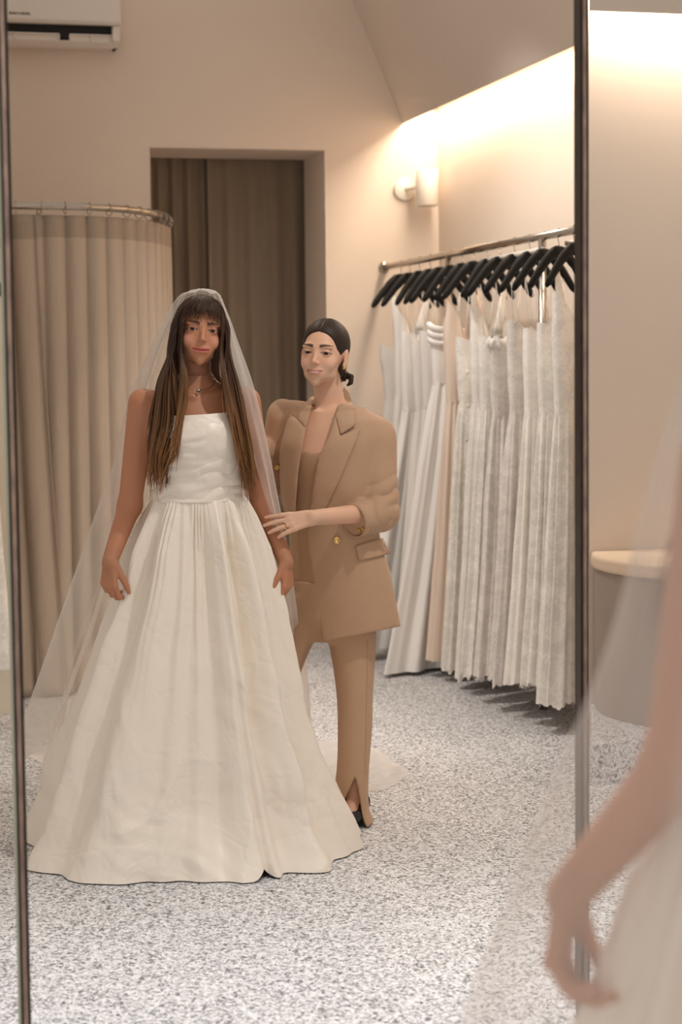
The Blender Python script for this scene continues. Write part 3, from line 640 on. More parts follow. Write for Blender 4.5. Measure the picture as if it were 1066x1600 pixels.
# -- hair: locks that fall from a centre parting
def smooth_field_push(P, f, off):
    for _ in range(3):
        d = f(P); e = 1e-3; g = np.stack([f(P + np.eye(3)[i] * e) - d for i in range(3)], -1) / e; g /= np.linalg.norm(g, axis=1)[:, None] + 1e-9
        P = P + g * np.maximum(off - d, 0)[:, None]
    return P
def bride_locks():
    r = np.random.default_rng(21); out = []; specs = []
    H = lambda x, y, z: HR @ (np.array([x, y, z]) * HS) + hc
    top_c, tip_c = lin(58, 38, 26), lin(140, 98, 60)
    def lock(keys, rad, n=22, tone=1.0, push=True, off=.006, tipfrom=.35, flat=.45):
        P = spline(keys, n); wv = r.uniform(0, 6.28); tt = np.linspace(0, 1, n); P += (np.sin(tt * r.uniform(5, 9) + wv) * .004 * tt)[:, None] * np.array([1, .6, 0])
        specs.append((P, rad, n, tone, off if push else -1, tipfrom, flat))
    def emit(P, rad, n, tone, tipfrom, flat):
        t = np.linspace(0, 1, n); rr = rad * np.clip(1 - (t - .55).clip(0) / .45 * .85, .1, 1) * (0.75 + .25 * np.minimum(1, t * 5))
        out_dir = P - np.array([hc[0], hc[1] + .01, 0]) * [1, 1, 0] - P * [0, 0, 1]; fd = out_dir.mean(0); fd /= np.linalg.norm(fd)
        v, q = tube_np(P, rr, 6, flat=flat, flatdir=fd)
        w = np.clip((t - tipfrom) / (1 - tipfrom), 0, 1) ** 1.1; c = (top_c * (1 - w[:, None]) + tip_c * w[:, None]) * tone
        cc = np.repeat(c, 6, 0); cc = np.concatenate([cc, c[:1], c[-1:]]); out.append((v, q, cc))
    for side in (-1, 1):
        for k in range(230):
            v = r.uniform(0, 1); w = r.uniform(0, 1)      # v: front..back of the head, w: spread of the fall
            y0 = -.045 + .115 * v
            a = H(side * .004 + r.normal() * .002, y0, .128 - .9 * (y0 - .01) ** 2 / .1 - .004)
            b = H(side * (.050 + .006 * v), y0 - .004 + .004 * v, .098 - .02 * abs(v - .4))
            c = H(side * (.081 + .003 * np.clip(r.normal(), -1.5, 1)), -.058 + .10 * v, .030 + .006 * r.normal())
            d_ = H(side * (.083 + .010 * w), -.062 + .105 * v, -.045)
            if side < 0:
                e = bp(252 + 26 * w - 8 * v, 600, -.11 + .10 * v); f = bp(243 + 40 * w - 12 * v, 668, -.135 + .10 * v + .02 * w); g = bp(236 + 36 * w ** 1.3 - 6 * v, 715 + 12 * r.normal(), -.145 + .10 * v)
                h = bp(231 + 28 * w + 4 * r.normal(), 752 + 15 * r.normal() - 30 * abs(w - .4), -.13 + .09 * v)
            else:
                e = bp(348 + 26 * w, 600, -.10 + .10 * v); f = bp(362 + 26 * w, 668, -.145 + .10 * v); g = bp(373 + 22 * w, 712 + 8 * r.normal(), -.14 + .10 * v)
                h = bp(380 + 20 * w + 3 * r.normal(), 752 + 14 * r.normal(), -.12 + .09 * v)
            lock([a, b, c, d_, e, f, g, h], r.uniform(.0028, .0062), tone=r.uniform(.55, 1.45), n=26)
    # the back of the head, so that it is never bald
    for k in range(110):
        u = (k + .5) / 55 - 1 if k < 55 else r.uniform(-1, 1); a = H(.010 * u, .015 + .055 * r.uniform(), .124 - .01 * r.uniform()); b = H(.06 * u, .085, .085); c = H(.078 * u, .098, .01); d_ = H(.080 * u, .10, -.09)
        e = np.array([.12 * u, .145 - .03 * u * u, 1.36]); f = np.array([.13 * u, .150 - .03 * u * u, 1.20 + .04 * r.normal()])
        lock([a, b, c, d_, e, f], .012, tone=r.uniform(.6, 1.2), n=16, push=False)
    # fringe, thin and parted, brushing the brows
    for k in range(64):
        u = (k + .5) / 64 * 2 - 1; u += r.normal() * .02; L = .046 + .032 * abs(u) ** 1.2 + .006 * r.normal()
        a = H(.012 * u, -.045 + .01 * r.uniform(), .125); b = H(.045 * u, -.078, .100); c = H(.062 * u, -.094 + .020 * u * u, .072); d_ = H(.068 * u + .003 * np.sign(u), -.100 + .034 * u * u, .098 - L)
        lock([a, b, c, d_], r.uniform(.0028, .0045), n=14, tone=r.uniform(.7, 1.2), off=.003, tipfrom=.9)
    # face-framing strands
    for side in (-1, 1):
        for k in range(34):
            w = r.uniform(0, 1); a = H(side * .02, -.05, .122); b = H(side * .056, -.074, .080); c = H(side * (.061 + .010 * w), -.078 + .02 * w, .030); d_ = H(side * (.062 + .010 * w), -.074 + .02 * w, -.03)
            e = bp(282 + 10 * w if side < 0 else 348 + 6 * w, 590, -.12); f = bp(274 + 12 * w if side < 0 else 360 + 8 * w, 655, -.135); g = bp(262 + 14 * w if side < 0 else 372 + 8 * w, 705 + 20 * r.normal(), -.14)
            lock([a, b, c, d_, e, f, g], r.uniform(.003, .006), tone=r.uniform(.7, 1.35), n=24)
    A = np.concatenate([s[0] for s in specs]); O = np.concatenate([np.full(s[2], s[4]) for s in specs]); m = O >= 0
    A[m] = smooth_field_push(A[m], bride_sdf, O[m]); i = 0
    for P, rad, n, tone, _o, tf, fl_ in specs: emit(A[i:i + n], rad, n, tone, tf, fl_); i += n
    return join_np(out)
V, Q, Cc = bride_locks(); link('hair', np_mesh(V, Q, col=Cc), M['hair'], bride)
# -- necklace
NK = smooth_field_push(spline([(-.050, .0, 1.452), (-.038, -.035, 1.437), bp(301, 609, -.06), (.035, -.035, 1.437), (.050, 0, 1.452)], 40), bride_sdf, .0015)
nk = tube('necklace', NK, .0007, M['silver'], bride, 6)
pc = smooth_field_push(np.array([bp(301, 610, -.10)]), bride_sdf, .003)[0] if False else NK[20] + np.array([0, -.002, -.004])
lathe('pendant', [(0, -.004), (.0045, -.004), (.0062, -.0015), (.0062, .0)], tuple(pc), M['silver'], nk, 20, 'y')
lathe('pendant_stone', [(0, -.0052), (.0028, -.0042), (.0036, -.003)], tuple(pc), M['dark_cavity'], nk, 16, 'y')
# -- gown: ruched bodice and gathered skirt
def gown():
    nth, nz = 220, 110; th = np.linspace(0, 2 * math.pi, nth, endpoint=False); zz = np.linspace(0, 1, nz)
    T_, Z_ = np.meshgrid(th, zz, indexing='ij'); front = -np.sin(T_)         # th = -90deg is the front
    ztop = 1.352 + .010 * np.clip(front, 0, 1) - .025 * np.clip(-front, 0, 1) + .012 * np.cos(T_) * 0 + .006 * np.cos(2 * T_) + .008 * np.cos(T_)
    z = 1.085 + (ztop - 1.085) * Z_
    BOD = [(1.06, 0, 0, .146, .106), (1.10, .0, 0, .141, .103), (1.17, 0, -.004, .147, .109), (1.24, 0, -.014, .152, .122), (1.29, 0, -.018, .155, .126), (1.37, 0, -.004, .147, .108)]
    cx, cy, rx, ry = pchip(z, BOD)
    x = cx + rx * np.cos(T_); y = cy + ry * np.sin(T_)
    # draped tucks: long, slightly slanted ridges
    arc = T_ * .15; q = z - .030 * np.cos(T_) + .012 * gnoise(np.stack([arc, z, 0 * z], -1), 12, 2)
    lower = np.clip((1.235 - z) / .06, 0, 1)
    rid = np.abs(np.sin(q * 62 + .5 * np.sin(T_ * 2 + 1) + 2.2 * gnoise(np.stack([arc, z * 1.5, 0 * z], -1), 9, 4)))
    soft = gnoise(np.stack([arc * .35, q, 0 * z], -1), 34, 7)
    disp = .0062 * rid * (.12 + .88 * lower) + .0042 * soft
    top = np.clip((z - (ztop - .012)) / .012, 0, 1); disp = disp * (1 - .6 * top) + .002 * top
    x += disp * np.cos(T_); y += disp * np.sin(T_)
    P = np.stack([x, y, z], -1)
    o = link('gown_bodice', grid(P, closed=True), M['taffeta'], bride); sd = o.modifiers.new('s', 'SOLIDIFY'); sd.thickness = .004; sd.offset = 1
    o['label'] = 'strapless ivory bodice with draped tucks'
    # skirt
    nth, nz = 560, 230; th = np.linspace(0, 2 * math.pi, nth, endpoint=False); f = np.linspace(0, 1, nz) ** 1.0
    T_, Fz = np.meshgrid(th, f, indexing='ij'); c, s = np.cos(T_), np.sin(T_); front = np.clip(-s, 0, 1); back = np.clip(s, 0, 1)
    z = 1.098 * (1 - Fz)
    ed = [(775, 243, 386), (800, 235, 393), (850, 219, 405), (900, 206, 419), (950, 190, 430), (1000, 169, 439), (1060, 147, 450), (1120, 124, 459), (1180, 103, 476), (1240, 83, 501), (1300, 60, 531), (1345, 50, 543)]
    rows = []
    for yy, xl, xr in ed:
        a, b = bp(xl, yy, -.03), bp(xr, yy, -.03); rows.append((a[2], -a[0], b[0]))
    rows = [(0.0, rows[-1][1] + .012, rows[-1][2] + .01)] + [r for r in rows if r[0] > .02]; rows = sorted(rows)
    rl, rr = pchip(np.clip(z, 0, 1.098), rows)
    w = .5 + .5 * np.tanh(c * 4)
    rx = rl * (1 - w) + rr * w
    ryf = .105 + .36 * Fz ** .95; ryb = .105 + .40 * Fz ** .8 + .28 * Fz ** 3
    ry = np.where(s < 0, ryf, ryb)
    ex = 2.0 + .25 * Fz
    rad = 1.0 / (np.abs(c) ** ex + np.abs(s) ** ex) ** (1 / ex)
    x, y = rx * c * rad, ry * s * rad
    # gathers at the waist that merge into wide folds lower down
    r = np.random.default_rng(5); g1 = np.abs(np.sin(27 * T_ + 3.2 * np.sin(5 * T_ + 1) + 2 * np.sin(11 * T_) + 1.5 * gnoise(np.stack([c * 3, s * 3, Fz * 4], -1), 1.5, 8))) ** .8 - .5; g1 = g1 * (1 + .8 * np.sin(7 * T_ + 2) * np.sin(3 * T_))
    amp = np.clip(Fz / .06, 0, 1); disp = .012 * g1 * amp * np.exp(-Fz * 5)
    ph = .9 * np.sin(2 * T_ + 1) + .5 * np.sin(5 * T_)
    g2 = np.sin(11 * T_ + ph * 2 + .5 * Fz); disp += .034 * (np.sign(g2) * np.abs(g2) ** 1.2) * np.clip(Fz / .15, 0, 1) * (1 - .25 * Fz)
    g3 = np.sin(19 * T_ - ph * 3 + .8); disp += .007 * g3 * np.clip(Fz / .2, 0, 1)
    # one deep pleat left of the right panel, as the hem shows
    tp = math.radians(-90 + 12); dp = np.exp(-((T_ - (tp % (2 * math.pi)) + .10 * (1 - Fz)) / .035) ** 2); disp -= .035 * dp * Fz ** 1.5
    dp = np.exp(-((T_ - (tp % (2 * math.pi)) - .075 + .10 * (1 - Fz)) / .05) ** 2); disp += .022 * dp * Fz ** 1.3
    # crumple: creased facets, stronger towards the hem
    S = np.stack([x * 1.0, y * 1.0, z * .62], -1)
    Wp = S + .05 * np.stack([gnoise(S, 5, 61), gnoise(S, 5, 62), gnoise(S, 5, 63)], -1)
    n1 = gnoise(Wp, 3.6, 41); n2 = gnoise(Wp, 8, 42)
    wu = T_ * .5 + .12 * gnoise(S, 4, 71); wv = z * 1.0 + .10 * gnoise(S, 4, 72)
    fa = facet(wu * 5.2 + wv * 2.1, wv * 4.4 - wu * 1.3, 3); fb = facet(wu * 11 - wv * 5, wv * 9 + wu * 4, 4); fc = facet(wu * 23 + wv * 9, wv * 19 - wu * 6, 5)
    patch_ = np.clip(.55 + 1.1 * gnoise(S, 2.3, 77), 0, 1.3)
    crumple = (.45 - np.abs(n1) ** .9) * .034 + .016 * fa + (.011 * fb + .0045 * fc) * patch_ + (.3 - np.abs(n2)) * .006
    disp += crumple * (.14 + .86 * np.clip((Fz - .25) / .6, 0, 1)) * np.clip(Fz / .1, 0, 1)
    nn = np.sqrt((c / rx) ** 2 + (s / ry) ** 2); x += disp * (c / rx) / nn; y += disp * (s / ry) / nn
    # hem: rests on the floor, lifts at the notch
    lift = .028 * np.exp(-((T_ - (tp % (2 * math.pi)) + .03) / .045) ** 2) * np.clip((Fz - .8) / .2, 0, 1)
    z = np.maximum(z, .0) + lift + .004
    y -= .05 * Fz ** 2
    P = np.stack([x, y, z], -1)
    o = link('gown_skirt', grid(P, closed=True, flip=True), M['taffeta'], bride); o['label'] = 'full gathered ivory taffeta skirt reaching the floor'
    # waist seam
    P = np.stack([.1455 * np.cos(th), .106 * np.sin(th), 0 * th + 1.097 + .003 * np.cos(th)], -1); P = np.concatenate([P, P[:1]])
    tube('waist_seam', P[::4], .0035, M['taffeta'], bride, 6, cap=False)
gown()
# -- veil: a fan of curves from the crown
def veil():
    cr = HR @ np.array([0, .03, .128]) * HS + hc
    def fl(x, y): p = at_z(x, y, .006); return p - BB
    K = {}
    K[-1.0] = [cr + (-.005, -.03, .004), bp(285, 459, -.01), bp(264, 487, -.01), bp(238, 540, .0), bp(206, 612, .02), bp(192, 660, .03), bp(180, 720, .03), bp(152, 800, .03), bp(118, 900, .03), bp(84, 1000, .05), bp(50, 1100, .09), bp(22, 1180, .14)]
    K[-.72] = [cr + (-.003, -.015, .006), bp(288, 459, .03), bp(272, 488, .06), bp(246, 550, .09), bp(222, 620, .12), bp(210, 700, .15), bp(196, 800, .19), bp(170, 900, .25), bp(140, 1000, .34), bp(110, 1080, .44), fl(95, 1205), fl(62, 1180)]
    K[-.35] = [cr + (-.002, 0, .006), bp(296, 455, .08), bp(285, 490, .115), bp(270, 560, .14), bp(262, 640, .17), bp(250, 740, .19), bp(240, 850, .30), bp(230, 950, .45), bp(220, 1050, .60), fl(200, 1190), fl(180, 1175), fl(150, 1165)]
    K[0.0] = [cr + (0, .01, .006), bp(316, 452, .09), bp(318, 490, .13), bp(320, 560, .155), bp(320, 640, .18), bp(320, 740, .20), bp(320, 850, .34), bp(320, 950, .52), bp(320, 1040, .70), fl(330, 1180), fl(330, 1170), fl(330, 1160)]
    K[.4] = [cr + (.002, 0, .006), bp(336, 455, .08), bp(350, 490, .11), bp(368, 560, .13), bp(385, 640, .15), bp(398, 740, .16), bp(410, 850, .28), bp(425, 950, .42), bp(440, 1050, .56), fl(475, 1190), fl(530, 1172), fl(575, 1165)]
    K[.74] = [cr + (.003, -.015, .006), bp(340, 458, .03), bp(353, 485, .04), bp(372, 540, .03), bp(392, 600, -.01), bp(410, 680, -.045), bp(428, 770, -.06), bp(440, 830, -.05), bp(452, 930, .12), bp(468, 1040, .38), fl(520, 1222), fl(636, 1205)]
    K[1.0] = [cr + (.005, -.03, .004), bp(341, 458, -.01), bp(350, 482, -.03), bp(361, 530, -.05), bp(376, 600, -.09), bp(394, 680, -.10), bp(416, 770, -.075), bp(428, 815, -.060), bp(446, 930, -.02), bp(460, 1040, .30), fl(508, 1245), fl(600, 1236)]
    for u in K: K[u][0] = HR @ (np.array([.024 * u, .022 - .026 * abs(u), .149 - .012 * u * u]) * HS) + hc
    us = sorted(K); n = 120; C = np.array([spline(K[u], n) for u in us])
    nu = 150; uu = np.linspace(-1, 1, nu); P = np.zeros((nu, n, 3))
    for j in range(n):
        for c in range(3): P[:, j, c] = pchip(uu, [(u, C[i, j, c]) for i, u in enumerate(us)])[0]
    v = np.linspace(0, 1, n)[None]; dU = np.gradient(P, axis=0); dV = np.gradient(P, axis=1); Nn = np.cross(dU, dV); Nn /= np.linalg.norm(Nn, axis=-1)[..., None] + 1e-9
    U = uu[:, None]; fold = np.sin(U * 26 + 2 * np.sin(U * 5) + v * 1.5) * .5 + .5 * np.sin(U * 47 + 1.3 + 2 * v)
    a = .011 * np.clip(v / .2, 0, 1) * (1 + 1.2 * v) * np.clip((P[..., 2]) / .25, 0.25, 1)
    P = P + Nn * (fold * a)[..., None]; P[..., 2] = np.maximum(P[..., 2], .006 + .004 * (1 + np.sin(U * 40 + v * 30)) * (P[..., 2] < .02))
    o = link('veil', grid(P), M['tulle'], bride); o['label'] = 'sheer white tulle veil falling to the floor'
    for e, nm in ((0, 'veil_edge'), (-1, 'veil_edge')): tube(nm, P[e], .0014, M['tulle'], o, 5)
    cb = [HR @ (np.array([.030 * math.sin(a), .025 - .022 * math.cos(a), .129 - .012 * abs(math.sin(a))]) * HS) + hc for a in np.linspace(-1.5, 1.5, 12)]
    tube('veil_comb', cb, .005, M['taffeta'], o, 8)
veil()
# ------------------------------------------------------------------ the consultant
CB = np.array([1.55, 6.15, 0.0])
def cp(x, y, dy=0.0): return at_y(x, y, CB[1] + dy) - CB
CSKIN = lin(222, 176, 147)
HS2 = .97; HR2 = rot(math.radians(-3), math.radians(4), math.radians(-33))
hc2 = cp(495.5, 551.5, -.06) - HR2 @ np.array([0, -.0745, .0102]) * HS2
ca2, sa2 = math.cos(math.radians(-36)), math.sin(math.radians(-36))
def rows(R, dy=0.0):
    out = []
    for y, xc, rx, ry in R:
        p = cp(xc, y, dy); out.append((p[2], p[0], p[1] if False else dy, rx, ry))
    return sorted(out)
TOR2 = rows([(640, 520, .085, .060), (655, 519, .120, .075), (680, 516, .150, .095), (720, 511, .148, .112), (770, 511, .128, .100), (815, 512, .118, .092), (870, 516, .124, .093), (930, 520, .134, .098), (985, 525, .132, .092)])
sR, eR, wR = cp(588, 690, -.055), cp(592, 800, -.10), cp(489, 809, -.295)
sL, eL, wL = cp(446, 655, .10), cp(424, 752, .13), cp(401, 690, .055)
HC = hand_parts(wR, (-.97, -.06, -.15), (-.05, .85, -.50), (0, .5, .8), [(.02, .22, .18), (.05, .25, .2), (.10, .28, .2), (.18, .3, .2)], thumb=(.35, .9, .5), sc=.88, spread=.10)
HC2 = hand_parts(wL, (-.05, -.25, 1), (-.9, -.2, 0), (0, -1, 0), [(.2, .3, .2)] * 4, sc=.86)
hipR, kneeR, ankR = cp(555, 960, .0), cp(556, 1110, -.075), cp(553, 1252, -.13)
hipL, kneeL, ankL = cp(478, 960, .03), cp(428, 1110, .04), cp(404, 1250, .06)
def cons_sdf(P):
    d = loft(P, TOR2, ca2, sa2)
    d = smin(d, cone(P, cp(519, 650, .03), hc2 + HR2 @ np.array([0, .028, -.05]), .052, .044), .028)
    d = smin(d, chain(P, [sR, eR, wR], [.040, .036, .0245], .02), .03); d = smin(d, chain(P, [sL, eL, wL], [.040, .036, .025], .02), .03)
    d = smin(d, chain(P, [hipR, kneeR, ankR], [.055, .034, .026], .03), .03); d = smin(d, chain(P, [hipL, kneeL, ankL], [.055, .034, .026], .03), .03)
    d = smin(d, chain(P, [ankR, cp(545, 1283, -.20), cp(536, 1294, -.26)], [.028, .022, .014], .02), .015)
    d = smin(d, masked(P, hc2, .15 * HS2, lambda q: head_sdf((q - hc2) @ HR2 / HS2, 1.0, True, 1.0) * HS2), .012)
    for H in (HC, HC2): d = smin(d, masked(P, H['cen'], H['r'], lambda q: hand_sdf(q, H)), .010)
    return d
def cons_color(V):
    c = np.tile(CSKIN, (len(V), 1)); Q = (V - hc2) @ HR2 / HS2; m = np.linalg.norm(Q, axis=1) < .15
    c[m] = head_color(Q[m], CSKIN, lin(186, 100, 90), lin(74, 52, 36), lin(228, 166, 144), 1.0, browz=.0335)
    # a line of teeth between the smiling lips
    A = np.abs(Q[:, 0]); zt = Q[:, 2] - (-.0545 + .0045 * (A / .026) ** 2)
    w = (np.clip(1.6 - np.abs(zt) / .0020, 0, 1) * (A < .016) * (Q[:, 1] < -.06) * m)[:, None]; c = c * (1 - w * .9) + lin(226, 214, 202) * w * .9
    for p, r in HC['nails']:
        w = np.clip((r * 1.15 - np.linalg.norm(V - p, axis=1)) / .002, 0, 1)[:, None]; c = c * (1 - w) + lin(226, 168, 150) * w
    return c
cons = empty('person', tuple(CB)); tag(cons, 'smiling woman in beige trouser suit with pulled-back hair, holding the veil', 'person')
parts = [sdf_net(cons_sdf, (-.38, -.32, .03), (.30, .28, .62), .009), sdf_net(cons_sdf, (-.38, -.36, .60), (.30, .28, 1.47), .0065),
         sdf_net(cons_sdf, hc2 + (-.105, -.125, -.13), hc2 + (.105, .125, .14), .0021)]
for H in (HC, HC2): parts.append(sdf_net(cons_sdf, H['cen'] - np.array([.11, .085, .085]), H['cen'] + np.array([.11, .085, .085]), .0027))
V, Q, _ = join_np(parts); link('body', np_mesh(V, Q, col=cons_color(V)), M['skin'], cons)
eyes(cons, HR2, hc2, (.03, .016, .010), look=math.radians(16), s=HS2)
# hair: sleek cap drawn back from a centre parting, low bun
def cons_hair(P):
    q = (P - hc2) @ HR2 / HS2; A = q.copy(); A[:, 0] = np.abs(q[:, 0])
    d = ell(q, (0, .016, .044), (.0795, .0975, .0895)); d = smin(d, ell(q, (0, .06, -.03), (.060, .050, .05)), .03)
    hl = ell(q, (0, -.088, .010), (.0745, .064, .0755)); d = smax(d, -hl, .006)            # hairline
    d = smax(d, -(ell(A, (.088, .0, -.022), (.030, .034, .050))), .008)                     # around the ear
    d = smax(d, -(q[:, 2] + .062 + .25 * (q[:, 1] - .06)), .01)
    d = d + .0016 * np.exp(-(q[:, 0] / .004) ** 2) * (q[:, 2] > .07)
    b = ell(q, (.018, .108, -.052), (.036, .026, .030)); b = b - .0025 * np.sin(q[:, 2] * 420 + q[:, 0] * 160)
    d = smin(d, b, .012)
    d = smin(d, chain(q, [(.045, .105, -.055), (.068, .098, -.058), (.072, .090, -.078), (.060, .092, -.088)], [.012, .010, .008, .004]), .008)
    s = np.arctan2(q[:, 0], q[:, 2] - .02); return (d + .0003 * np.sin(s * 90 + q[:, 1] * 70)) * HS2
V, Q = sdf_net(cons_hair, hc2 + (-.13, -.14, -.14), hc2 + (.13, .16, .15), .0023)
q = (V - hc2) @ HR2; s = np.arctan2(q[:, 0], q[:, 2] - .02); tone = 1 + .30 * np.sin(s * 57 + q[:, 1] * 45) + .2 * np.sin(s * 131)
link('hair', np_mesh(V, Q, col=lin(50, 37, 30) * tone[:, None]), M['hair'], cons)
er = HR2 @ (np.array([.0765, -.006, -.032]) * HS2) + hc2
lathe('earring', [(0, -.006), (.005, -.005), (.0065, 0), (.005, .005), (0, .006)], tuple(er), M['gold'], cons, 12)
rp = HC['ch'][2][0]; rc = rp[0] * .45 + rp[1] * .55; rd = (rp[1] - rp[0]) / np.linalg.norm(rp[1] - rp[0]); ra = np.cross(rd, (0, 0, 1)); ra /= np.linalg.norm(ra); rb = np.cross(rd, ra)
tube('ring', [rc + .0092 * (ra * math.cos(t) + rb * math.sin(t)) for t in np.linspace(0, 2 * math.pi, 20)], .0014, M['gold'], cons, 6, cap=False)
# -- clothes
M['suit'] = simple('beige_suit_cloth', srgb(184, 149, 119), .75, var=.02, vscale=30, bump=.04, bscale=300, sheen=.15)
M['camisole'] = simple('beige_camisole', srgb(174, 138, 106), .65, var=.02, sheen=.1)
M['blackshoe'] = simple('black_leather', srgb(22, 20, 20), .3)
def pxof(P):
    q = P + CB - CP; w = q @ CF; return 533 + FPX * (q @ CR) / w, 800 - FPX * (q @ CU) / w, w
JK = rows([(640, 521, .105, .085), (660, 519, .150, .105), (700, 515, .172, .130), (750, 515, .165, .130), (800, 518, .155, .122), (835, 522, .155, .120), (900, 532, .172, .130), (1015, 546, .190, .142)])
jt = sR + np.array([.012, 0, .028]); jl = sL + np.array([-.010, 0, .024])
OPEN = [(494, 600), (543, 596), (538, 612), (524, 646), (513, 685), (497, 716), (489, 765), (483, 815), (480, 832), (486, 880), (496, 950), (505, 1004), (506, 1060), (380, 1060), (430, 950), (447, 880), (456, 830), (462, 790), (466, 738), (471, 704), (476, 677), (484, 646), (490, 622)]
def sleeve(P, a, b, c, r0, r1, r2, seed, bunch=1.0):
    def seg(P, a, b, ra, rb, t0):
        ab = b - a; L = np.linalg.norm(ab); t = np.clip(((P - a) @ ab) / (ab @ ab), 0, 1); q = P - (a + t[:, None] * ab)
        ang = gnoise(P, 14, seed); u = t * L + .018 * ang + (q @ np.array([.5, .3, .4])) * .5
        w = np.abs(np.sin(u * 62 + seed)) ** .7
        am = bunch * (.0115 * np.clip((t0 + t - .35) / .5, 0, 1))
        return np.linalg.norm(q, axis=1) - (ra + (rb - ra) * t) - am * (w - .5) - .004 * gnoise(P, 9, seed + 3)
    d1 = seg(P, a, b, r0, r1, 0.0); d2 = seg(P, b, c, r1, r2, .6)
    return smin(d1, d2, .018)
cuffR = cp(556, 813, -.168)
ce = (cuffR - eR) / np.linalg.norm(cuffR - eR)
def jacket_sdf(P):
    d = loft(P, JK, ca2, sa2) - .002 * gnoise(P, 7, 3)
    sh = cone(P, jl, jt, .044, .050); d = smin(d, sh, .055)
    d = smin(d, masked(P, (sR + eR) / 2, .16, lambda q: smax(sleeve(q, sR + (0.004, 0, -.006), eR + (.004, 0, 0), cuffR, .066, .062, .048, 5), (q - cuffR) @ ce - .006, .004)), .014)
    d = smin(d, masked(P, (sL + eL) / 2, .16, lambda q: sleeve(q, sL + (-.004, 0, -.004), eL, wL * .75 + eL * .25, .060, .054, .044, 9, .7)), .014)
    X, Y, w = pxof(P)
    # open front: everything that lies before the body between the two front edges
    op = poly2(X, Y, OPEN) / 478.0; depth = P[:, 1] - (.035 + .35 * P[:, 0])
    d = smax(d, -np.maximum(op, depth), .004)
    d = np.maximum(d, -(cone(P, cp(519, 640, .02), hc2 + np.array([.0, .02, -.06]), .060, .060)))           # neck hole
    hem = (poly2(X, Y, [(380, 560), (700, 560), (700, 955), (629, 978), (560, 992), (505, 1003), (380, 1012)])) / 478.0
    d = smax(d, hem, .003)
    return d
V, Q = sdf_net(jacket_sdf, (-.34, -.30, .55), (.32, .30, 1.47), .0048)
jk = link('blazer', np_mesh(V, Q), M['suit'], cons); jk['label'] = 'oversized beige double-breasted blazer with pushed-up sleeves'
def trace(px, py, f, off):
    o = CP - CB; out = []
    D = np.array([ray(x, y) for x, y in zip(px, py)]); D /= np.linalg.norm(D, axis=1)[:, None]; t = np.full(len(D), 5.6)
    for _ in range(90):
        dd = f(o + D * t[:, None]) - off; t = np.minimum(t + np.clip(dd, -.05, .05) * .7, 6.75)
    return o + D * t[:, None]
from mathutils.geometry import delaunay_2d_cdt
def patch(name, poly, f, off, mat, parent, thick=.003, step=3.0, puff=0.0):
    pts = []
    for i in range(len(poly)):
        a, b = np.array(poly[i - 1], float), np.array(poly[i], float); n = max(1, int(np.linalg.norm(b - a) / step)); pts += [tuple(a + (b - a) * k / n) for k in range(n)]
    nb = len(pts); p = np.array(poly); X, Y = np.meshgrid(np.arange(p[:, 0].min(), p[:, 0].max(), step), np.arange(p[:, 1].min(), p[:, 1].max(), step)); X, Y = X.ravel(), Y.ravel()
    ins = poly2(X, Y, poly) < -step * .5; pts += list(zip(X[ins], Y[ins]))
    r = delaunay_2d_cdt([Vector(q) for q in pts], [], [list(range(nb))], 1, 1e-4); co = np.array([tuple(v) for v in r[0]]); F = r[2]
    de = np.clip(-poly2(co[:, 0], co[:, 1], poly) / 6, 0, 1)
    P = trace(co[:, 0], co[:, 1], f, off + puff * de); me = mesh(P, F)
    if sum(p_.normal.y for p_ in me.polygons) > 0: me.flip_normals()
    o = link(name, me, mat, parent); sd = o.modifiers.new('s', 'SOLIDIFY'); sd.thickness = thick; sd.offset = 0; return o
smooth_jk = lambda P: smin(np.minimum(jacket_sdf(P), .5), loft(P, [(k[0], k[1], k[2], k[3] - .004, k[4] - .004) for k in JK], ca2, sa2), .01)
patch('lapel', [(524, 648), (531.7, 681), (563.5, 668), (557, 690), (551, 703), (531.7, 748), (511, 792), (486, 818), (485, 800), (489, 765), (497, 716), (513, 685)], smooth_jk, .007, M['suit'], jk, puff=.003)
patch('collar', [(537.5, 604), (545, 612), (554, 638), (555.5, 664), (532.5, 679), (524, 650), (531, 625)], smooth_jk, .008, M['suit'], jk, puff=.003)
patch('lapel', [(478, 668), (466, 657), (453.7, 646.8), (446, 665), (441.5, 680), (437, 714), (439, 775), (450, 820), (458, 826), (462, 790), (466, 738), (471, 704)], smooth_jk, .007, M['suit'], jk, puff=.003)
patch('collar', [(493, 616), (484, 623), (468, 640), (466, 656), (477, 668), (483, 648)], smooth_jk, .008, M['suit'], jk, puff=.002)
patch('pocket_flap', [(555.8, 853), (597.8, 840.5), (610, 865), (586, 871), (561, 876)], jacket_sdf, .005, M['suit'], jk, .004)
patch('buttonhole', [(483, 848), (496, 845.5), (496, 847), (483, 849.5)], jacket_sdf, .0015, M['blackshoe'], jk, .001, step=2) if False else None
def button(px, py, r, mat, f=jacket_sdf, name='button'):
    p = trace([px], [py], f, .003)[0]; e = 1e-3; g = np.array([f(np.array([p + np.eye(3)[i] * e]))[0] - f(np.array([p]))[0] for i in range(3)]); g /= np.linalg.norm(g)
    t1 = np.cross(g, (0, 0, 1)); t1 /= np.linalg.norm(t1); t2 = np.cross(g, t1)
    prof = [(0, .0035), (.55, .0025), (.7, .004), (.95, .0035), (1, .001), (1, -.004)]; th = np.linspace(0, 2 * math.pi, 20, endpoint=False)
    P = np.zeros((20, len(prof), 3))
    for j, (rr, z) in enumerate(prof): P[:, j] = p + r * rr * (np.cos(th)[:, None] * t1 + np.sin(th)[:, None] * t2) + g * z
    link(name, grid(P, closed=True), mat, jk)
button(526.7, 844, .0125, M['gold']); button(433.5, 730, .010, M['gold'])
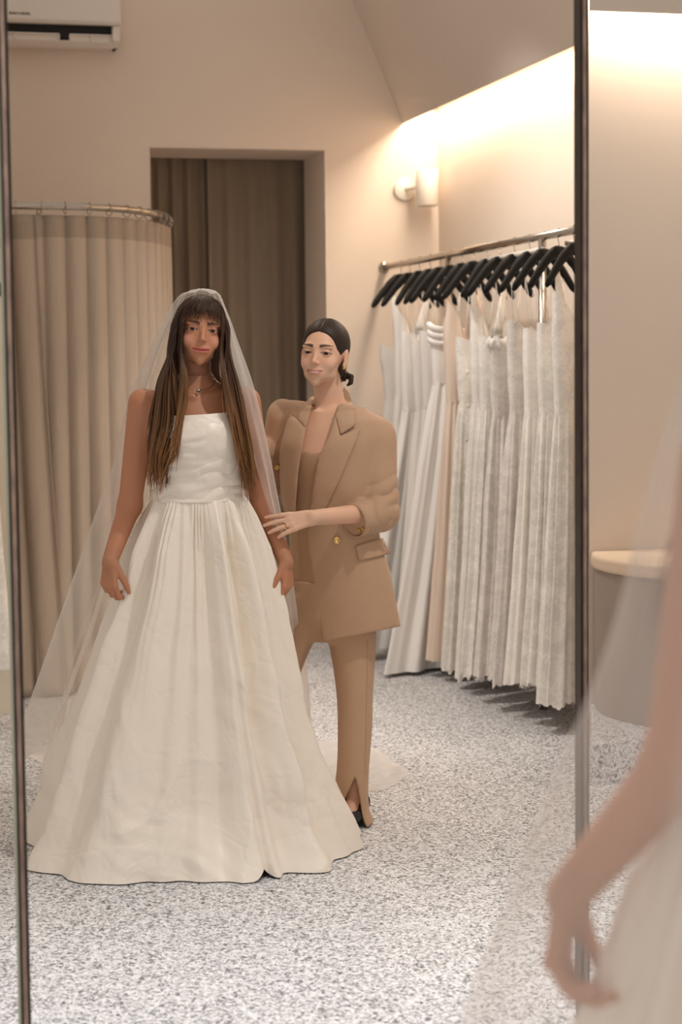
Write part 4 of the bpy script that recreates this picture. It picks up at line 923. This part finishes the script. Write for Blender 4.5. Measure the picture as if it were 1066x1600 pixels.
for bx_ in (561, 567.5, 574): button(bx_, 828.5 - (bx_ - 561) * .2, .0068, M['gold'])
# turned cuff of the near sleeve
e = cuffR - eR; e /= np.linalg.norm(e); u1 = np.cross(e, (0, 0, 1)); u1 /= np.linalg.norm(u1); u2 = np.cross(u1, e); th = np.linspace(0, 2 * math.pi, 36, endpoint=False)
P = np.zeros((36, 6, 3))
for j, (s_, r_) in enumerate([(-.058, .0520), (-.056, .0585), (-.01, .0575), (.012, .0570), (.012, .0520), (-.03, .0500)]): P[:, j] = cuffR + e * s_ + r_ * (np.cos(th)[:, None] * u1 * .92 + np.sin(th)[:, None] * u2)
link('cuff', grid(P, closed=True), M['suit'], jk)
def cami(P):
    d = loft(P, TOR2, ca2, sa2) - .007; X, Y, w = pxof(P)
    return smax(d, (705.5 - 3 * np.exp(-((X - 492) / 9) ** 2) * -1 - Y) / 478.0, .002)
V, Q = sdf_net(cami, (-.22, -.17, .62), (.20, .17, 1.30), .007); link('camisole', np_mesh(V, Q), M['camisole'], cons)
LR = [(z, x, .005 - .125 * min(1, (0.72 - z) / .55), a, b) for z, x, y, a, b in rows([(940, 556, .088, .088), (985, 558, .083, .085), (1050, 558, .068, .076), (1110, 557, .0575, .068), (1180, 551, .053, .066), (1235, 546, .056, .074)], -.09)]
LR = [(.006, cp(552, 1292, -.12)[0], -.12, .070, .095), (.05, cp(549, 1270, -.12)[0], -.115, .062, .085)] + [r for r in LR if r[0] > .08]
LL = rows([(930, 484, .085, .09), (985, 464, .073, .085), (1050, 441, .062, .072), (1110, 425, .057, .068), (1200, 410, .056, .066)], .04)
LL = [(.008, cp(400, 1280, .05)[0], .05, .066, .09)] + [r for r in LL if r[0] > .06]
HP = rows([(905, 517, .138, .106), (930, 519, .150, .112), (960, 521, .150, .110), (985, 517, .120, .09), (1000, 515, .08, .07)])
def trousers_sdf(P):
    d = loft(P, HP, ca2, sa2); a, b = loft(P, LR), loft(P, LL); a = a - .0035 * gnoise(P * [1, 1, .35], 13, 4); d = smin(d, smin(a, b, .008), .022)
    X, Y, w = pxof(P); slit = poly2(X, Y, [(555.4, 1213), (561, 1240), (566.5, 1278), (578, 1306), (520, 1306), (530, 1268)]) / 478.0
    return smax(d, -np.maximum(slit, P[:, 1] + .075), .003)
V, Q = sdf_net(trousers_sdf, (-.36, -.26, .0), (.22, .20, .80), .0062); tr = link('trousers', np_mesh(V, Q), M['suit'], cons)
tr['label'] = 'beige wide trousers with a slit at the front hem'
cr_ = trace([575 - 4 * t for t in np.linspace(0, 1, 40)], list(np.linspace(1000, 1210, 40)), trousers_sdf, .0005)
tube('side_seam', cr_, .0012, M['suit'], tr, 5)
sh_t = cp(538, 1297, -.26); sh_h = cp(562, 1281, -.08)
def shoe(P):
    d = chain(P, [(sh_h[0], sh_h[1], .060), (sh_h[0] * .5 + sh_t[0] * .5, sh_h[1] * .5 + sh_t[1] * .5, .034), (sh_t[0], sh_t[1], .014)], [.037, .034, .013], .02)
    d = smax(d, -(P[:, 2] - .002), .004); d = smax(d, -cone(P, (sh_h[0], sh_h[1], .135), (sh_h[0] * .45 + sh_t[0] * .55, sh_h[1] * .45 + sh_t[1] * .55, .085), .040, .034), .004)
    return smin(d, cone(P, (sh_h[0] + .012, sh_h[1] + .018, .05), (sh_h[0] + .012, sh_h[1] + .02, .003), .011, .006), .01)
V, Q = sdf_net(shoe, np.minimum(sh_t, sh_h) * [1, 1, 0] - (.06, .06, .0), np.maximum(sh_t, sh_h) * [1, 1, 0] + (.06, .08, .12), .004); so = link('shoe', np_mesh(V, Q), M['blackshoe'], cons); so['label'] = 'black leather pump with ankle strap'
sc_ = ankR + np.array([0, 0, -.008]); tube('ankle_strap', [sc_ + np.array([.033 * math.cos(a), .035 * math.sin(a), .004 * math.cos(a)]) for a in np.linspace(0, 2 * math.pi, 24)], .004, M['blackshoe'], so, 6, cap=False)
# ------------------------------------------------------------------ hangers and gowns on the rack
def fabric(name, col, rough=.5, lace=0.0, sparkle=0.0, spec=.4, scale=60):
    m, nt, b = new_mat(name); b.inputs['Base Color'].default_value = col; b.inputs['Roughness'].default_value = rough; b.inputs['Specular IOR Level'].default_value = spec
    tc = N(nt, 'ShaderNodeTexCoord')
    if lace:
        nz = N(nt, 'ShaderNodeTexNoise'); nz.inputs['Scale'].default_value = scale * .55; nz.inputs['Detail'].default_value = 5; nz.inputs['Distortion'].default_value = 1.5; nt.links.new(tc.outputs['Object'], nz.inputs['Vector'])
        v = N(nt, 'ShaderNodeTexNoise'); v.inputs['Scale'].default_value = scale * .2; v.inputs['Detail'].default_value = 2; nt.links.new(tc.outputs['Object'], v.inputs['Vector'])
        mu = N(nt, 'ShaderNodeMath', operation='MULTIPLY'); nt.links.new(nz.outputs[0], mu.inputs[0]); nt.links.new(v.outputs[0], mu.inputs[1])
        r = N(nt, 'ShaderNodeMapRange'); r.inputs[1].default_value = .20; r.inputs[2].default_value = .30; nt.links.new(mu.outputs[0], r.inputs[0])
        mx = N(nt, 'ShaderNodeMix', data_type='RGBA'); mx.inputs['A'].default_value = tuple(c * (1 - .12 * lace) for c in col[:3]) + (1,); mx.inputs['B'].default_value = tuple(min(1, c * 1.05) for c in col[:3]) + (1,)
        nt.links.new(r.outputs[0], mx.inputs['Factor']); nt.links.new(mx.outputs['Result'], b.inputs['Base Color']); add_bump(nt, b, r.outputs[0], .3 * lace, .006)
    if sparkle:
        v = N(nt, 'ShaderNodeTexVoronoi'); v.inputs['Scale'].default_value = 170; nt.links.new(tc.outputs['Object'], v.inputs['Vector'])
        s = N(nt, 'ShaderNodeSeparateColor'); nt.links.new(v.outputs['Color'], s.inputs[0]); g = N(nt, 'ShaderNodeMath', operation='GREATER_THAN'); g.inputs[1].default_value = 1 - sparkle; nt.links.new(s.outputs[0], g.inputs[0])
        gm = N(nt, 'ShaderNodeMath', operation='MULTIPLY'); gm.inputs[1].default_value = .0; nt.links.new(g.outputs[0], gm.inputs[0]); nt.links.new(gm.outputs[0], b.inputs['Metallic']); rr = N(nt, 'ShaderNodeMapRange'); rr.inputs[3].default_value = rough; rr.inputs[4].default_value = .12; nt.links.new(g.outputs[0], rr.inputs[0]); nt.links.new(rr.outputs[0], b.inputs['Roughness'])
    return m
FB = dict(
    satin=fabric('white_satin', srgb(246, 243, 239), .38, spec=.5), crepe=fabric('ivory_crepe', srgb(241, 236, 229), .6), grey=fabric('pearl_grey_satin', srgb(232, 227, 220), .4),
    blush=fabric('blush_crepe', srgb(234, 215, 199), .6), lace=fabric('ivory_lace', srgb(243, 238, 230), .6, .9, .03, scale=70), ivory=fabric('ivory_tulle_layers', srgb(244, 239, 232), .65, .35, .02, scale=60),
    silver=fabric('silver_beaded_lace', srgb(232, 226, 220), .5, .9, .10, scale=95), white=fabric('white_crepe', srgb(236, 231, 226), .55), cream=fabric('cream_lace', srgb(244, 240, 233), .6, .8, .02, scale=60))
def hanger_mesh():
    parts = []
    for s in (-1, 1):
        K = [(0, 0, -.078), (s * .035, 0, -.082), (s * .08, 0, -.110), (s * .14, 0, -.165), (s * .205, 0, -.232)]
        parts.append(tube_np(spline(K, 14), [.026] * 3 + [.025] * 3 + [.022] * 3 + [.020] * 3 + [.018, .010], 8, flat=.55, flatdir=(0, 1, 0)))
    V, Q, _ = join_np(parts); return np_mesh(V, Q)
def hook_mesh():
    th = np.linspace(math.radians(-35), math.radians(200), 14); K = [(.0215 * math.cos(a), 0, .0215 * math.sin(a)) for a in th][::-1]
    K = K[:] + [(.010, 0, -.030), (0, 0, -.045), (0, 0, -.07)]; V, Q = tube_np(np.array(K), .0022, 6); return np_mesh(V, Q)
HM, HK = hanger_mesh(), hook_mesh(); STK = None
ORD = ['first', 'second', 'third', 'fourth', 'fifth', 'sixth', 'seventh', 'eighth', 'ninth', 'tenth', 'eleventh', 'twelfth', 'thirteenth', 'fourteenth', 'fifteenth']
def gown_thing(o_loc, rz, ztop, zwaist, zhem, wt, ww, wh, mat, seed, label, style='straight', nfold=9, fold=.012, dep=.055, deph=.085, jag=0.0, group='gowns on the long rack', skew=0.0, strapw=.0016, rail=RZ):
    t = empty('wedding_gown', (o_loc[0], o_loc[1], 0), rz); tag(t, label, 'gown', group); r = np.random.default_rng(seed)
    def surf(z0, z1, K, nz, amp, nth=120, top=None):
        th = np.linspace(0, 2 * math.pi, nth, endpoint=False); f = np.linspace(0, 1, nz); T_, Fz = np.meshgrid(th, f, indexing='ij')
        zt = z1 + (top(T_) if top is not None else 0); z = zt + (z0 - zt) * Fz
        a, b = pchip(np.clip(z, min(k[0] for k in K), max(k[0] for k in K)), K); c, s = np.cos(T_), np.sin(T_)
        sk = skew * np.clip((zwaist - z) / zwaist, 0, 1)
        am = amp * np.clip((zwaist + .12 - z) / .5, .05, 1)
        w = np.sin(nfold * T_ + 1.5 * np.sin(2 * T_ + seed) + .8 * Fz) + .5 * np.sin(nfold * 1.9 * T_ + seed * 1.3)
        d = am * w + .003 * gnoise(np.stack([c * a, s * b, z * .6], -1), 9, seed)
        x, y = (a + d) * np.sign(c) * np.abs(c) ** .8 + sk, (b + d * .9) * np.sign(s) * np.abs(s) ** .9
        if jag: z = z + jag * Fz ** 8 * (gnoise(np.stack([x, y, 0 * z], -1), 22, seed + 5) + .7 * gnoise(np.stack([x, y, 0 * z], -1), 70, seed + 6))
        return np.stack([x, y, z], -1)
    Kb = [(zwaist - .02, ww, dep * .85), ((zwaist + ztop) / 2, (ww + wt) / 2 * 1.02, dep), (ztop - .05, wt, dep), (ztop + .08, wt * .97, dep * .9)]
    if style == 'vneck': top = lambda T: .055 * np.abs(np.cos(T)) ** 1.5 * 2 - .10 * np.exp(-(np.cos(T) / .35) ** 2)
    elif style == 'scallop': top = lambda T: .018 * np.abs(np.sin(6 * T)) + .02 * np.cos(2 * T)
    elif style == 'slant': top = lambda T: -.05 * np.cos(T)
    else: top = lambda T: .012 * np.cos(2 * T)
    b = link('bodice', grid(surf(zwaist - .012, ztop, Kb, 26, fold * .3, top=top), closed=True, flip=True), mat, t)
    Ks = [(zhem - .05, wh, deph), (zhem + (zwaist - zhem) * .45, ww + (wh - ww) * .45, dep + (deph - dep) * .5), (zwaist - .05, ww * 1.03, dep * .9), (zwaist + .035, ww * .95, dep * .80)]
    link('skirt', grid(surf(zhem, zwaist + .03, Ks, 60, fold), closed=True, flip=True), mat, t)
    if style == 'band':
        for k in range(3):
            P = surf(0, 0, Kb, 2, 0)[:, 0]; z = ztop - .02 - .035 * k; a_, b_ = pchip(np.array([z]), Kb); th = np.linspace(0, 2 * math.pi, 40)
            pts = np.stack([(a_[0] + .008) * np.cos(th), (b_[0] + .006) * np.sin(th), z + .03 * np.cos(th) * -1 + .01 * np.sin(3 * th)], -1); tube('drape_band', pts, .016, mat, b, 8, cap=False, flat=.6, flatdir=(0, 0, 1)) if False else tube('drape_band', pts, [.015] * 40, mat, b, 8, cap=False)
    if style == 'ruffle':
        th = np.linspace(0, 2 * math.pi, 160); a_, b_ = pchip(np.array([ztop]), Kb); P = np.zeros((160, 5, 3))
        for j in range(5):
            q = j / 4; rr = .012 * math.sin(q * 3) + .010 * q; P[:, j] = np.stack([(a_[0] + rr + .010 * q * np.sin(17 * th)) * np.cos(th), (b_[0] + rr + .010 * q * np.sin(17 * th + 1)) * np.sin(th), ztop + .02 - .05 * q + .006 * np.sin(11 * th)], -1)
        link('ruffle', grid(P), mat, b)
    if style == 'petals':
        for k in range(26):
            z = ztop - .05 - k * (ztop - zhem - .2) / 26; a_ = np.interp(z, [zhem, zwaist, ztop], [wh, ww, wt]); th = -1.9 - .5 * (k % 3); c = np.array([a_ * math.cos(th) * .9, -dep * 1.05, z]); P = np.zeros((10, 3, 3)); an = np.linspace(0, 2 * math.pi, 10, endpoint=False)
            for j, q in enumerate((.0, .6, 1)): P[:, j] = c + .013 * q * np.stack([np.cos(an), 0 * an, np.sin(an)], -1) + np.array([0, -.006 * (1 - q), 0])
            link('petal', grid(P, closed=True), FB['cream'], b)
    # straps up to the hanger arms
    if style != 'none':
        for s in (-1, 1):
            for q in ((-.4, .4) if style in ('straight', 'ruffle', 'scallop') else (0,)):
                xh = s * .13; zh = rail - .165; p0 = np.array([s * wt * .62, q * dep, ztop + .0]); p1 = np.array([xh, 0, zh])
                if style == 'vneck':
                    P = np.linspace(p0 + (0, 0, -.02), p1, 8); V, Q = tube_np(P, np.linspace(.045, .016, 8), 8, flat=.15, flatdir=(0, 1, 0)); link('strap', np_mesh(V, Q), mat, t)
                else: tube('strap', [p0, (p0 + p1) / 2 + np.array([.004 * s, 0, 0]), p1], strapw, mat, t, 5)
    return t
hx = [627, 641, 656.5, 673, 689, 706, 724, 742, 763, 782.5, 805, 829, 851, 874, 899]
rh = np.random.default_rng(3)
def hanger(loc, rz, label, group='black hangers on the long rack', sticker=False):
    t = empty('clothes_hanger', loc, rz); tag(t, label, 'hanger', group); link('hanger_arms', HM, M['blackhanger'], t); link('hook', HK, M['chrome'], t).rotation_euler = (0, 0, math.radians(60))
    if sticker: box('size_label', -.07, -.035, -.0165, -.014, -.135, -.115, M['whitesticker'], t)
    return t
GW = [  # ztop, zwaist, zhem, wt, ww, wh, material, style, nfold, fold, label
    (1.60, 1.33, .18, .150, .115, .22, 'grey', 'none', 8, .008, 'pearl grey strapless gown hanging nearest the back wall'),
    (1.70, 1.36, .10, .120, .110, .22, 'crepe', 'vneck', 9, .010, 'plain ivory crepe gown, second from the back wall'),
    (1.665, 1.28, .06, .165, .150, .46, 'satin', 'straight', 7, .022, 'smooth white satin gown with spaghetti straps and wide flared skirt'),
    (1.62, 1.28, .10, .150, .120, .26, 'crepe', 'straight', 9, .010, 'ivory strappy gown squeezed behind the satin flared one'),
    (1.66, 1.30, .10, .140, .120, .28, 'white', 'straight', 9, .012, 'white crepe gown with thin straps, fifth from back wall'),
    (1.68, 1.42, .02, .150, .135, .42, 'satin', 'band', 8, .020, 'bright white satin gown with draped bands across the bust'),
    (1.70, 1.33, .08, .135, .120, .24, 'blush', 'vneck', 10, .012, 'blush nude gown with broad straps and deep V neck'),
    (1.62, 1.32, .05, .120, .105, .20, 'lace', 'petals', 9, .012, 'ivory lace gown trimmed with a row of fabric petals'),
    (1.66, 1.32, .05, .130, .115, .22, 'ivory', 'vneck', 12, .012, 'warm ivory ruched gown with plunging neck beside the petal gown'),
    (1.62, 1.30, .10, .140, .125, .23, 'cream', 'straight', 12, .014, 'cream lace gown tucked left of the silver beaded one'),
    (1.60, 1.28, .12, .165, .150, .25, 'silver', 'ruffle', 10, .014, 'silvery beaded lace gown with ruffled neckline'),
    (1.66, 1.30, .12, .150, .135, .25, 'silver', 'scallop', 10, .014, 'greyish beaded gown with scalloped sheer top near the post'),
    (1.64, 1.30, .14, .130, .120, .22, 'ivory', 'straight', 12, .014, 'ivory pleated tulle gown just right of the rack post'),
    (1.66, 1.30, .16, .140, .125, .22, 'cream', 'straight', 12, .012, 'cream lace gown with fringed hem, second from the mirror frame'),
    (1.68, 1.30, .12, .150, .130, .22, 'cream', 'vneck', 11, .012, 'cream fringed gown half cut off by the dark mirror frame')]
for i, x in enumerate(hx):
    y = at_x(x, 380, RX)[1]; rz = math.radians(31 + rh.uniform(-8, 8)); g = GW[i]
    hanger((RX, y, RZ), rz, f'black padded hanger, {ORD[i]} along the long rail from the back wall', sticker=i in (0, 5))
    gown_thing((RX, y), rz, g[0], g[1], g[2], g[3], g[4], g[5], FB[g[6]], 30 + i, g[10], g[7], g[8], g[9], jag=.022 if g[6] in ('cream', 'lace', 'silver', 'ivory') else 0, dep=.045, deph=.072, skew=-.09 if g[5] > .3 else -.02)
hanger((.43, 8.05, 2.02), math.radians(10), 'black hanger on the rail left of the mirror frame', 'hanger beyond the left frame')
gown_thing((.405, 8.05), 0, 1.66, 1.3, .26, .15, .13, .20, FB['cream'], 77, 'pale cream lace gown in the sliver left of mirror frame', 'straight', 9, .012, group='gown beyond the left frame', rail=2.02)
# ------------------------------------------------------------------ the same bride in front of the glass, close to the camera
def copy_tree(o, parent=None):
    c = o.copy(); COL.objects.link(c); c.parent = parent
    for k in ('label', 'category', 'group'):
        if parent is not None and k in c and k != 'label': del c[k]
    for ch in [q for q in bpy.data.objects if q.parent == o]: copy_tree(ch, c)
    return c
near_bride = copy_tree(bride); near_bride.location = (BB[0] - .045, 1.86, 0); near_bride.scale = (1, -1, 1); near_bride.rotation_euler = (0, math.radians(2.5), 0)
near_bride['label'] = 'out-of-focus bride close at the right edge, bare arm and veil from behind'
for ch in bpy.data.objects:
    if ch.parent == near_bride and ch.name.startswith('veil'): ch.location.x -= .035
